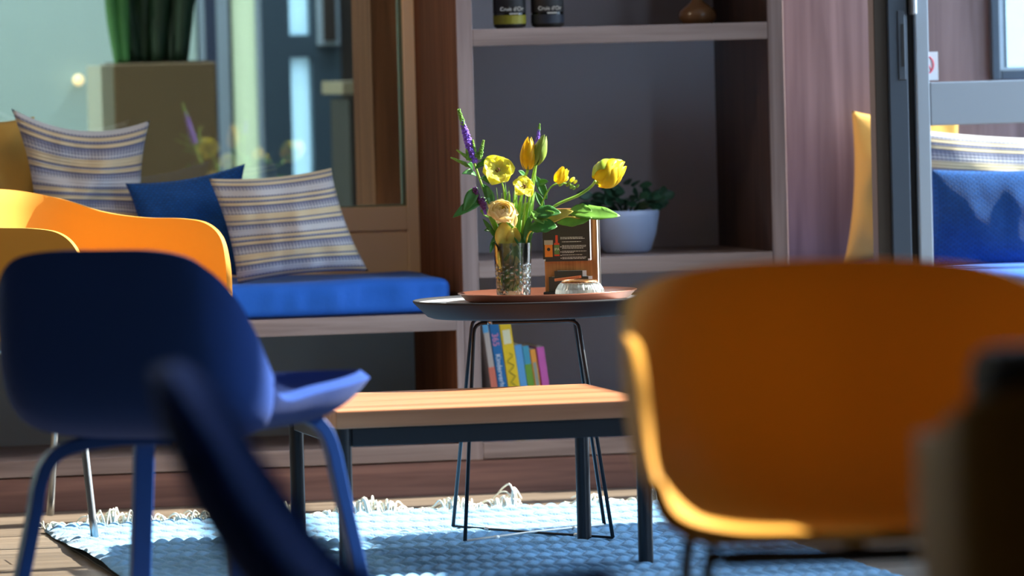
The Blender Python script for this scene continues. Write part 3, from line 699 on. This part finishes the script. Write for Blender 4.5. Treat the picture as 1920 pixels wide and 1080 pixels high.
M_BEER = mat('print_beer', (.78, .22, .02, 1), .6); M_FOAM = mat('print_foam', (.42, .36, .28, 1), .6); M_RED = mat('print_red', (.65, .06, .02, 1), .6); M_GRN = mat('print_green', (.12, .22, .06, 1), .6)
yk = -.0108
B('printed_glass', M_BEER, card, t_+.004, t_+.020, yk, -.0104, .0815, .1065, bev=0); B('printed_foam', M_FOAM, card, t_+.003, t_+.021, yk, -.0104, .1065, .116, bev=0)
bm = bmesh.new(); lathe(bm, [(0, 0), (.0035, 0)], 20); bmesh.ops.rotate(bm, verts=bm.verts, cent=(0, 0, 0), matrix=Matrix.Rotation(pi/2, 3, 'X')); bmesh.ops.translate(bm, verts=bm.verts, vec=(t_+.012, yk-.0004, .097)); link('printed_badge', bm, M_BLACK, card)
bm = bmesh.new(); box(bm, t_+.0235, t_+.0345, yk, -.0104, .083, .110); box(bm, t_+.0265, t_+.0315, yk, -.0104, .110, .126); link('printed_bottle', bm, M_RED, card)
B('printed_label', M_GRN, card, t_+.0237, t_+.0343, yk-.0004, yk, .0865, .106, bev=0)
text('lettering', 'IPA', .0078, mat('print_cream', (.72, .70, .55, 1), .6), card, (t_+.0238, yk-.0009, .0945), ext=.0002)
def print_lines(name, m, par, x, y, rows, step=.0042, th=.0014, seed=1):
    rr_ = random.Random(seed); bm = bmesh.new()
    for z_, L_ in rows:
        xx = x
        while xx < x+L_:
            w = rr_.uniform(.3, 1.3)*step; box(bm, xx, min(xx+w, x+L_), y-.0002, y, z_, z_+th); xx += w+step*.22
    return link(name, bm, m, par)
print_lines('printed_lines', M_TEXT, card, t_+.037, yk, [(.1205, .046), (.1178, .050)], th=.0013, seed=4)
print_lines('printed_lines', M_TEXT, card, t_+.040, yk, [(.1115, .040), (.1035, .050), (.1008, .050), (.0981, .044), (.0920, .050), (.0893, .024), (.0845, .042), (.0795, .050), (.0768, .048)], th=.0012)
for z_ in (.101, .0905, .0835, .0775): 
    B('bullet', M_TEXT, card, t_+.0365, t_+.0385, yk-.0002, yk, z_, z_+.0018, bev=0)
bm = bmesh.new(); tube(bm, [Vector((.0+.006*cos(a), -.008+.0*a, .168+.007*sin(a))) for a in [2*pi*k/16 for k in range(17)]], .0009, 6); link('binding_ring', bm, M_STEEL, ms, True)
bm = bmesh.new(); box(bm, -.046, .036, -.0068, -.0040, .006, .052, 0)
bmesh.ops.bevel(bm, geom=[e for e in bm.edges if abs((e.verts[0].co-e.verts[1].co).y) > .001 and e.verts[0].co.z > .03], offset=.012, segments=6, affect='EDGES')
cs = tag(link('coaster', bm, mat('coaster_black', (.035, .04, .03, 1), .6), ms), 'black coaster with an orange address strip')
bm = bmesh.new(); box(bm, -.040, .044, -.0035, -.0018, .006, .0525, 0)
bmesh.ops.bevel(bm, geom=[e for e in bm.edges if abs((e.verts[0].co-e.verts[1].co).y) > .001 and e.verts[0].co.z > .03], offset=.012, segments=6, affect='EDGES')
link('coaster', bm, M_PAGE, ms)
bm = bmesh.new(); box(bm, -.034, .022, -.0074, -.0069, .031, .0365, 0); bmesh.ops.rotate(bm, verts=bm.verts, cent=(-.034, 0, .034), matrix=Matrix.Rotation(radians(-6), 3, 'Y')); link('orange_strip', bm, mat('strip_orange', (.85, .32, .14, 1), .6), cs)
text('lettering', 'www.brouwerij-gulzenhof.be', .0043, mat('strip_ink', (.2, .04, .01, 1), .6), cs, (-.0325, -.0076, .0325), ry=0, ext=.0001).rotation_euler = (pi/2, radians(-6), 0)

# ================================================================== FLOWERS
FY = vy
def F(u, v, dy=0): 
    return P(u, v, FY+dy)
def stem(bm, pts, r=.0022, mi=0): tube(bm, smooth_path(pts, 6), r, 8, mi=mi)
def invase(u, dy=0): return P(u, 536, FY+dy*.4)
def leafmesh(bm, base, tip, w, sag=Vector((0, 0, 0)), nrm=Vector((0, -1, .35)), fold=.25, n=14, wav=0, mi=0, shape=1.0, seed=0):
    base, tip = Vector(base), Vector(tip); ax = (tip-base).normalized(); side = ax.cross(nrm).normalized(); nn = side.cross(ax).normalized(); rows = []
    for i in range(n+1):
        t = i/n; p = base.lerp(tip, t)+sag*(4*t*(1-t)); ww = w*.5*(sin(pi*t**shape)**.8)+.0002
        row = []
        for s in (-1, -.5, 0, .5, 1):
            row.append(bm.verts.new(p+side*(s*ww)+nn*(fold*ww*(abs(s)**1.3)+wav*ww*sin(t*17+s*3+seed)*abs(s))))
        rows.append(row)
    for A, Bq in zip(rows, rows[1:]):
        for k in range(4): f = bm.faces.new((A[k], A[k+1], Bq[k+1], Bq[k])); f.material_index = mi
SOL = [('SOLIDIFY', dict(thickness=.0006, offset=0))]
def add_leaf(parent, m, *a, label=None, **k):
    bm = bmesh.new(); leafmesh(bm, *a, **k); o = link('leaf', bm, m, parent, True, SOL)
    if label: o['label'] = label
    return o
def cup_petal(c, axis, R, L, ang, span, openf=0.0, wav=0, tipk=.8, n=12, seed=0, inset=0):
    """one petal of a cup-shaped bloom: a strip of an egg around axis"""
    axis = Vector(axis).normalized(); e1 = axis.orthogonal().normalized(); e2 = axis.cross(e1); bm = bmesh.new(); rows = []
    for i in range(n+1):
        t = i/n; row = []
        r = (R-inset)*(sin(pi*min(1, (.06+t*.86))**.85)**.75)*(1-.25*t)+openf*R*t*t
        hw_ = span/2*(sin(pi*(.12+.88*t)**tipk) if t > .5 else (.75+.5*t))
        hw_ = span/2*min(1, .35+1.6*t)*(max(0, 1-max(0, (t-.55)/.45)**2.2))+.02
        for s in (-1, -.66, -.33, 0, .33, .66, 1):
            a = ang+s*hw_; rr_ = r*(1+wav*sin(t*14+s*4+seed)+.05*(1-abs(s)))
            row.append(bm.verts.new(Vector(c)+axis*(L*t)+(e1*cos(a)+e2*sin(a))*rr_))
        rows.append(row)
    for A, Bq in zip(rows, rows[1:]):
        for k in range(6): bm.faces.new((A[k], A[k+1], Bq[k+1], Bq[k]))
    return bm
def open_petal(c, axis, L, w, ang, rise=.25, curl=.2, wav=.06, n=10, seed=0, shape=.75):
    axis = Vector(axis).normalized(); e1 = axis.orthogonal().normalized(); e2 = axis.cross(e1); d = e1*cos(ang)+e2*sin(ang); s_ = axis.cross(d); bm = bmesh.new(); rows = []
    for i in range(n+1):
        t = i/n; p = Vector(c)+d*(L*t)+axis*(L*(rise*t-curl*t*t)); ww = w/2*(sin(pi*(.08+.92*t)**shape)**.6)+.0004; row = []
        for k in range(7):
            s = -1+k/3; row.append(bm.verts.new(p+s_*(s*ww)+axis*(ww*(.35*s*s)+w*wav*sin(t*9+s*5+seed))))
        rows.append(row)
    for A, Bq in zip(rows, rows[1:]):
        for k in range(6): bm.faces.new((A[k], A[k+1], Bq[k+1], Bq[k]))
    return bm
PS = [('SOLIDIFY', dict(thickness=.0005, offset=0)), ('SUBSURF', dict(levels=1, render_levels=1))]
def fthing(name, label, cat='flower', group='flowers and foliage in the crystal vase'): return thing(name, label, cat, (0, 0, 0), 0, group)
def spike(parent, base, tip, w, m, m2=None, dens=1.0, seed=0):
    base, tip = Vector(base), Vector(tip); L = (tip-base).length; r = random.Random(seed); bm = bmesh.new(); n = int(L*5200*dens); ax = (tip-base).normalized(); e1 = ax.orthogonal().normalized(); e2 = ax.cross(e1)
    tube(bm, [base, base.lerp(tip, .5), tip], [w*.32, w*.25, w*.1], 6, mi=1)
    for k in range(n):
        t = (k+r.random())/n; a = k*2.39996; rad = w*.46*(1-t*.75)*(.6+.4*min(1, t*6)) ; p = base.lerp(tip, t)+(e1*cos(a)+e2*sin(a))*rad*r.uniform(.65, 1.2)
        s = w*.16*(1-.5*t)*r.uniform(.7, 1.35); g = bmesh.ops.create_icosphere(bm, subdivisions=1, radius=s, matrix=Matrix.Translation(p))
        mi = 1 if t > .74+r.uniform(-.1, .08) else 0
        for v in g['verts']:
            for f in v.link_faces: f.material_index = mi
    return link('flower_spike', bm, [m, m2 or M_STEM], parent, True)
# 1 tall purple speedwell
f = fthing('speedwell', 'tallest purple speedwell spike at the left of the bouquet')
bm = bmesh.new(); stem(bm, [invase(958), F(935, 440), F(908, 360), F(889, 305), F(885, 290)], .0022); link('stem', bm, M_STEM, f, True)
spike(f, F(889, 304), F(860, 205), .0185, M_PURP, M_LEAF, seed=1)
for a, b_, w in (((882, 312), (845, 295), .009), ((884, 300), (856, 281), .009), ((892, 296), (886, 262), .010), ((898, 298), (907, 263), .012), ((878, 300), (874, 279), .009)):
    spike(f, F(*a, -.004), F(*b_, -.006), w, M_LEAF, M_STEM, .8, seed=hash(a) % 50)['label'] = 'green unopened spike'
for a, b_, w in (((893, 330), (866, 326), .012), ((890, 318), (912, 310), .010), ((900, 335), (918, 345), .012), ((896, 352), (869, 398), .024), ((915, 372), (849, 408), .022), ((905, 345), (925, 395), .018), ((925, 398), (912, 350), .016), ((886, 320), (876, 308), .01), ((900, 310), (915, 303), .008)):
    add_leaf(f, M_LEAFD, F(*a, -.004), F(*b_, -.02), w, sag=Vector((0, -.004, .006)), fold=.35)
# 2 small purple spike right
f = fthing('speedwell', 'small purple speedwell spike standing behind the two upright tulips')
bm = bmesh.new(); stem(bm, [invase(975), F(988, 440, .02), F(1003, 330, .02), F(1008, 270, .02)], .0018); link('stem', bm, M_STEM, f, True)
spike(f, F(1006, 280, .02), F(1012, 232, .02), .0105, M_PURP, M_LEAF, seed=2)
for a, b_, w in (((1005, 330), (1025, 375), .018), ((1006, 345), (1028, 340), .014), ((1004, 360), (1020, 392), .014), ((1000, 335), (985, 350), .010), ((985, 330), (972, 320), .01)):
    add_leaf(f, M_LEAFD, F(*a, .015), F(*b_, 0), w, fold=.4)
# 3 dark hanging purple spike
f = fthing('speedwell', 'dark drooping purple spike left of the cream rose')
bm = bmesh.new(); stem(bm, [invase(952), F(930, 440), F(900, 372), F(893, 356)], .0016); link('stem', bm, M_STEM, f, True)
spike(f, F(889, 352, -.012), F(902, 382, -.014), .012, M_PURPD, M_PURPD, .7, seed=4); spike(f, F(902, 372, -.016), F(911, 402, -.018), .015, M_PURPD, M_PURP, .7, seed=5)
# 4 orange yellow tulip
def tulip(label, base, tip, R, m, stem_pts, openf=0, wav=.02, nm='tulip', seed=0, span=1.5, m3=None, sr=.003):
    f = fthing(nm, label); base, tip = Vector(base), Vector(tip); ax = tip-base; L = ax.length
    bm = bmesh.new(); stem(bm, stem_pts+[base], sr); link('stem', bm, M_STEM, f, True)
    for k in range(6):
        bm = cup_petal(base, ax, R, L*(1 if k % 2 else .96), k*pi/3+seed, span, openf*(1 if k % 2 else .6), wav, seed=k+seed, inset=.0016 if k % 2 else 0)
        o = link('petal', bm, m3 if (m3 and k in (0, 4)) else m, f, True, PS)
        if m3 and k in (0, 4): o['label'] = 'petal with green streak'
    return f
tulip('upright orange-yellow tulip, tallest bloom beside a green bud', F(990, 318, -.02), F(992, 256, -.02), .0185, M_ORYEL, [invase(962), F(970, 440), F(981, 350)])
tulip('closed green tulip bud right of the orange-yellow tulip', F(1004, 309, -.024), F(1022, 252, -.024), .0165, M_BUD, [invase(966), F(982, 440), F(998, 340)], seed=.4, sr=.0026)
pt = tulip('yellow parrot tulip with green streak, rightmost bloom of the bouquet', F(1116, 340, -.03), F(1172, 305, -.03), .033, M_YEL, [invase(975), F(995, 440), F(1035, 390), F(1085, 366), F(1108, 350)], wav=.09, seed=.9, span=1.9, m3=mat('green_streak_petal', (.42, .58, .04, 1), .5, trans=.25, vary=.4, vscale=60))
for k in range(6):
    link('petal', cup_petal(F(1118, 339, -.03), F(1170, 302, -.03)-F(1118, 339, -.03), .028, .055, k*pi/3+.3, 1.2, .25, .14, seed=k*2), M_YEL if k % 2 else M_LEM, pt, True, PS)
# 5 freesia
f = fthing('freesia', 'small yellow freesia with a row of green buds right of the tulips')
bm = bmesh.new(); stem(bm, [invase(970), F(996, 440), F(1014, 388), F(1026, 360), F(1040, 346), F(1060, 344), F(1080, 352)], .0017); link('stem', bm, M_STEM, f, True)
for k in range(6): link('petal', cup_petal(F(1043, 343, -.02), F(1063, 312, -.02)-F(1043, 343, -.02), .0125, .036, k*pi/3, 1.4, .35, .05, seed=k), M_YEL, f, True, PS)
for (u, v), r, m in (((1061, 336), .006, M_LEM), ((1066, 345), .0055, M_BUD), ((1073, 337), .0055, M_LEM), ((1072, 350), .0045, M_STEM), ((1079, 341), .004, M_LEM), ((1083, 349), .0038, M_STEM), ((1052, 345), .005, M_STEM), ((1077, 353), .0035, M_STEM)):
    bm = bmesh.new(); bmesh.ops.create_icosphere(bm, subdivisions=2, radius=r, matrix=Matrix.Translation(F(u, v, -.02)) @ Matrix.Rotation(.8, 4, 'Y') @ Matrix.Diagonal((.75, .75, 1.3, 1))); link('bud', bm, m, f, True)
# 6/7 open yellow flowers
def openflower(label, c, ax, L, w, n, m, stem_pts, seed=0, layers=1, nm='anemone'):
    f = fthing(nm, label); bm = bmesh.new(); stem(bm, stem_pts+[Vector(c)-Vector(ax).normalized()*.002], .0016); link('stem', bm, M_STEM, f, True)
    for l in range(layers):
        for k in range(n):
            link('petal', open_petal(Vector(c)-Vector(ax).normalized()*.002*l, ax, L*(1-.12*(k % 2)), w, 2*pi*k/n+l*.5+seed, .30, .22, .035, seed=k+seed), m, f, True, PS)
    bm = bmesh.new()
    r = random.Random(int(seed*10))
    for k in range(18):
        d = Vector((r.gauss(0, 1), r.gauss(0, 1), r.gauss(0, 1))).normalized()*.0042+Vector(ax).normalized()*.003
        bmesh.ops.create_icosphere(bm, subdivisions=1, radius=.0016, matrix=Matrix.Translation(Vector(c)+d))
    link('flower_centre', bm, M_BROWN, f, True); return f
openflower('open lemon yellow flower, largest flat bloom left of the tulips', F(933, 320, -.03), (-.05, -.85, .40), .036, .044, 6, M_LEM, [invase(950), F(948, 440), F(945, 360)], .3, 1)
openflower('smaller open pale yellow flower above and right of the cream rose', F(981, 351, -.035), (.1, -.8, .5), .027, .030, 5, M_LEM, [invase(960), F(964, 440), F(974, 380)], 1.2, 1)
# 8 rose
f = fthing('rose', 'cream yellow rose in full bloom low over the vase rim'); c = F(943, 392, -.04); ax = Vector((.05, -.75, .66))
bm = bmesh.new(); stem(bm, [invase(957), F(955, 450), c], .0024); link('stem', bm, M_STEM, f, True)
for l, (R, L, n, op) in enumerate(((.0065, .020, 3, 0), (.011, .021, 4, .1), (.0165, .022, 5, .2), (.022, .021, 5, .35), (.027, .018, 6, .55))):
    for k in range(n): link('petal', cup_petal(c-ax.normalized()*(.012+.001*l), ax, R, L, 2*pi*k/n+l*.7, 2*pi/n*1.35, op, .03, seed=k+l, n=10), M_ROSE if l else M_ORYEL, f, True, PS)
for k in range(7): link('petal', open_petal(c-ax.normalized()*.012, ax, .034, .032, 2*pi*k/7+.2, .35, .25, .05, seed=k), M_ROSE, f, True, PS)
link('petal', open_petal(F(955, 400, -.045), (.3, -.9, .2), .030, .022, -1.9+pi, .1, .3, .05, seed=3), M_ROSE, f, True, PS)
# 9 foliage sprig right
f = fthing('leafy_branch', 'branch of broad green leaves reaching right across the menu board', 'foliage')
bm = bmesh.new(); stem(bm, [invase(985), F(988, 447, -.03), F(1012, 426, -.05), F(1040, 415, -.06), F(1064, 406, -.06), F(1095, 412, -.06)], .0018); link('stem', bm, M_LEAFY, f, True)
for a, b_, w, m, sg in (((992, 408), (1052, 399), .030, M_LEAFD, .006), ((990, 430), (1045, 425), .036, M_LEAFD, .004), ((998, 412), (1040, 398), .022, M_LEAF, .0), ((1015, 412), (1075, 396), .024, M_LEAFY, .0), ((1060, 398), (1163, 405), .034, M_LEAF, .002), ((1044, 418), (1110, 408), .026, M_LEAF, -.002), ((1070, 392), (1110, 396), .024, M_LEAF, .002), ((996, 395), (1020, 420), .02, M_LEAF, 0)):
    add_leaf(f, m, F(*a, -.05), F(*b_, -.07), w, sag=Vector((0, 0, sg)), nrm=Vector((0, -1, .7)), fold=.2, wav=.12, seed=a[0])
# 10 grasses and filler
f = fthing('grass_bunch', 'bunch of bright green grass blades standing in the middle of the bouquet', 'grass'); r = random.Random(5)
for k in range(34):
    u0 = r.uniform(948, 986); u1 = 960+(u0-962)*1.6+r.uniform(-8, 8); v1 = r.uniform(340, 405); dy = r.uniform(-.02, .02)
    add_leaf(f, M_STEM if k % 3 else M_LEAF, P(960+(u0-960)*.6, 540, FY+dy*.6), F(u1, v1, dy), r.uniform(.003, .006), nrm=Vector((r.uniform(-.6, .6), -1, 0)), fold=.4, n=8)
bm = bmesh.new()
for u0, u1 in ((962, 985), (968, 990), (956, 975), (972, 995), (950, 962)): stem(bm, [P(960+(u0-960)*.5, 545, FY), F(u0, 450, .01), F(u1, 380, .01)], .0026)
link('stem', bm, M_STEM, f, True)
f = fthing('vase_foliage', 'pale yellow-green leaves hanging over and inside the vase rim', 'foliage')
for a, b_, w, m in (((945, 470), (944, 415), .040, M_LEAFY), ((958, 465), (966, 425), .030, M_LEAFY), ((945, 455), (948, 515), .034, M_LEAFY), ((962, 430), (988, 470), .022, M_LEAFD), ((960, 450), (972, 520), .022, M_LEAFD), ((985, 470), (992, 405), .020, M_LEAFD), ((940, 520), (960, 470), .02, M_LEAF), ((975, 540), (968, 480), .02, M_LEAFY), ((945, 545), (955, 500), .024, M_LEAF), ((985, 545), (975, 495), .016, M_LEAF)):
    add_leaf(f, m, F(*a, -.012), F(*b_, -.020), w, sag=Vector((0, -.003, 0)), fold=.25, wav=.05, seed=a[0])
for a, b_, w in (((935, 440), (915, 395), .012), ((930, 445), (905, 410), .010), ((940, 440), (920, 455), .008), ((928, 440), (919, 475), .009), ((935, 450), (915, 425), .010), ((950, 440), (930, 400), .014), ((925, 430), (908, 432), .008), ((922, 405), (900, 395), .016)):
    add_leaf(f, M_LEAFD if w < .011 else M_LEAF, F(*a, .0), F(*b_, -.015), w, fold=.3)
r = random.Random(9); bm = bmesh.new()
for k in range(16): tube(bm, [P(r.uniform(940, 990), 546, FY+r.uniform(-.02, .02)), P(r.uniform(938, 992), 500, FY+r.uniform(-.02, .02)), F(r.uniform(935, 985), r.uniform(400, 450), r.uniform(-.01, .02))], r.uniform(.0008, .0018), 6)
link('stem', bm, M_LEAF, f, True)

# ================================================================== SHELF CONTENTS
Z2 = .5318
pt_ = thing('potted_plant', 'dark leafy plant in a pale blue ceramic pot on the middle shelf', 'plant', (2.933, 12.92, Z2))
bm = bmesh.new(); lathe(bm, [(0, 0), (.048, 0), (.056, .006), (.069, .045), (.0765, .085), (.078, .099), (.075, .0995), (.073, .086), (0, .084)], 64); link('pot', bm, M_POT, pt_, True)
bm = bmesh.new(); lathe(bm, [(0, .088), (.0725, .086)], 32); link('soil', bm, M_SOIL, pt_, True)
r = random.Random(21)
for k in range(64):
    a = r.uniform(0, 2*pi); rad = r.uniform(.01, .095); zc = .10+r.uniform(0, .062)*(1-.4*(rad/.1)); 
    b0 = Vector((rad*cos(a)*1.05+.008, rad*sin(a)*.7, zc)); d = Vector((cos(a), sin(a)*.8, r.uniform(-.5, .5))).normalized()
    bm = bmesh.new(); leafmesh(bm, b0, b0+d*r.uniform(.022, .038), r.uniform(.018, .026), nrm=Vector((r.uniform(-.5, .5), -.8, r.uniform(.3, 1))), fold=.2, n=8)
    link('leaf', bm, M_DLEAF, pt_, True, SOL)
bm = bmesh.new()
for k in range(14):
    a = 2*pi*k/14; tube(bm, [(0.01*cos(a), .01*sin(a), .085), (.04*cos(a), .03*sin(a), .115), (.085*cos(a), .06*sin(a), .125)], .0018, 6)
link('stem', bm, M_DLEAF, pt_, True)
Z1 = 1.0598
for u, lab, lm, txt in ((956, 'dark wine bottle with black and yellow label, left of two on the top shelf', (.30, .26, .02, 1), 'Chardonnay'), (1027, 'dark wine bottle with all-black label, right of two on the top shelf', (.02, .025, .04, 1), 'Merlot')):
    q = P(u, 48, 12.80); b_ = thing('wine_bottle', lab, 'bottle', (q.x, 12.80, Z1), 0, 'wine bottles on the top shelf')
    bm = bmesh.new(); lathe(bm, [(0, .004), (.03, 0), (.0365, .004), (.0375, .012), (.0375, .19), (.034, .21), (.018, .235), (.0145, .25), (.0145, .30), (.0155, .302), (.0155, .31), (0, .31)], 48); link('glass', bm, mat('bottle_glass', (.006, .008, .008, 1), .08, coat=.6), b_, True)
    bm = bmesh.new(); lathe(bm, [(.0378, .035), (.0378, .125)], 48); link('label_band', bm, mat('label_black', (.012, .012, .014, 1), .6), b_, True)
    bm = bmesh.new(); lathe(bm, [(.0379, .010), (.0379, .030)], 48); link('lower_label', bm, mat('label_lower', lm, .5), b_, True)
    text('lettering', "Cruis d'Or", .0125, M_TEXT, b_, (-.030, -.0388, .040), ext=.0002); print_lines('printed_lines', M_TEXT, b_, -.008, -.0384, [(.0318, .022)], th=.0028, seed=3)
q = P(1312, 40, 12.90); jg = thing('jug', 'round brown ceramic jug with narrow neck on the top shelf', 'jug', (q.x, 12.92, Z1))
bm = bmesh.new(); lathe(bm, [(0, 0), (.034, 0), (.043, .010), (.0455, .020), (.042, .031), (.030, .041), (.016, .052), (.009, .064), (.008, .085), (.012, .092), (0, .092)], 48); link('jug_body', bm, mat('brown_glaze', (.20, .10, .045, 1), .22, coat=.4, vary=.3, vscale=30), jg, True)
# ---- books on the bottom shelf, leaning left
Zb = .1175
M_PG = mat('book_pages', (.75, .72, .66, 1), .8)
def book(label, u0, u1, vtop, m, extras=(), pages=False, lean=7, d=.20, yy=12.80):
    # foot of the spine at shelf height, spine leaning to the left
    tl, tr2 = P(u0, vtop, yy), P(u1, vtop, yy); th_ = (tr2.x-tl.x)*cos(radians(lean)); h = (tl.z-Zb)/cos(radians(lean))
    foot = tl.x+h*sin(radians(lean))
    t = thing('book', label, 'book', (foot, yy, Zb+.0005), 0, 'picture books leaning on the bottom shelf'); t.rotation_euler = (0, radians(-lean), 0); h -= th_*sin(radians(lean))*.0
    bm = bmesh.new(); box(bm, 0, th_, 0, d, 0, h, .0015); link('cover', bm, m, t)
    bm = bmesh.new(); box(bm, .002, th_-.002, .004, d-.004, h-.001, h+.0005); link('pages', bm, M_PG, t)
    return t, th_, h
def spine_text(t, s, size, m, x, z): text('lettering', s, size, m, t, (x, -.0012, z), rx=pi/2, ry=radians(90), rz=0, ext=.0002)
t, w_, h_ = book('thin grey and salmon book, leftmost on the bottom shelf', 904, 915, 608, mat('book_grey', lin((196,184,176)), .6), lean=7)
B('salmon_band', mat('book_salmon', lin((226,122,98)), .6), t, -.0005, w_+.0005, -.0008, .002, .0, h_*.62, bev=0); B('blue_tip', mat('book_tip', lin((90,170,220)), .6), t, 0, w_*.9, -.0009, .002, h_*.92, h_, bev=0)
t, w_, h_ = book('blue storybook with pink 365 on the spine', 916, 934, 604, mat('book_blue', lin((20,110,172)), .5), lean=7)
M_PINK = mat('print_pink', lin((240,150,190)), .5)
spine_text(t, '365', .021, M_PINK, .003, h_*.90); spine_text(t, 'Kinderverhaaltjes', .0165, mat('print_white', (.85, .9, .95, 1), .5), .005, h_*.72)
t, w_, h_ = book('thick yellow book, widest of the row', 935, 957, 603, mat('book_yellow', lin((246,206,20)), .5), lean=7)
B('white_patch', mat('book_patch', (.85, .82, .55, 1), .5), t, .005, w_-.005, -.0008, .002, h_*.80, h_*.92, bev=0); bm = bmesh.new(); tube(bm, [Vector((w_*.5+w_*.26*sin(k*1.1)*(1 if k % 3 else .3), -.001, h_*(.72-.40*k/26))) for k in range(27)], .0007, 5); link('script_line', bm, mat('print_olive', (.15, .13, .02, 1), .5), t)
t, w_, h_ = book('light blue short book right of the yellow one', 964, 978, 648, mat('book_sky', lin((96,168,226)), .5), lean=7)
t, w_, h_ = book('teal and green short book in the middle of the short ones', 979, 991, 650, mat('book_teal', lin((70,160,190)), .5), lean=7)
B('green_band', mat('book_green', lin((110,160,50)), .5), t, -.0004, w_+.0004, -.0008, .002, 0, h_*.80, bev=0)
t, w_, h_ = book('orange short book left of the pink one', 993, 1004, 656, mat('book_orange', lin((240,160,60)), .5), lean=7)
B('blue_panel', mat('book_greyblue', lin((150,160,150)), .5), t, .003, w_-.003, -.0008, .002, h_*.45, h_*.85, bev=0)
t, w_, h_ = book('pink-violet short book, rightmost of the row', 1006, 1020, 652, mat('book_violet', lin((206,96,180)), .5), lean=7)
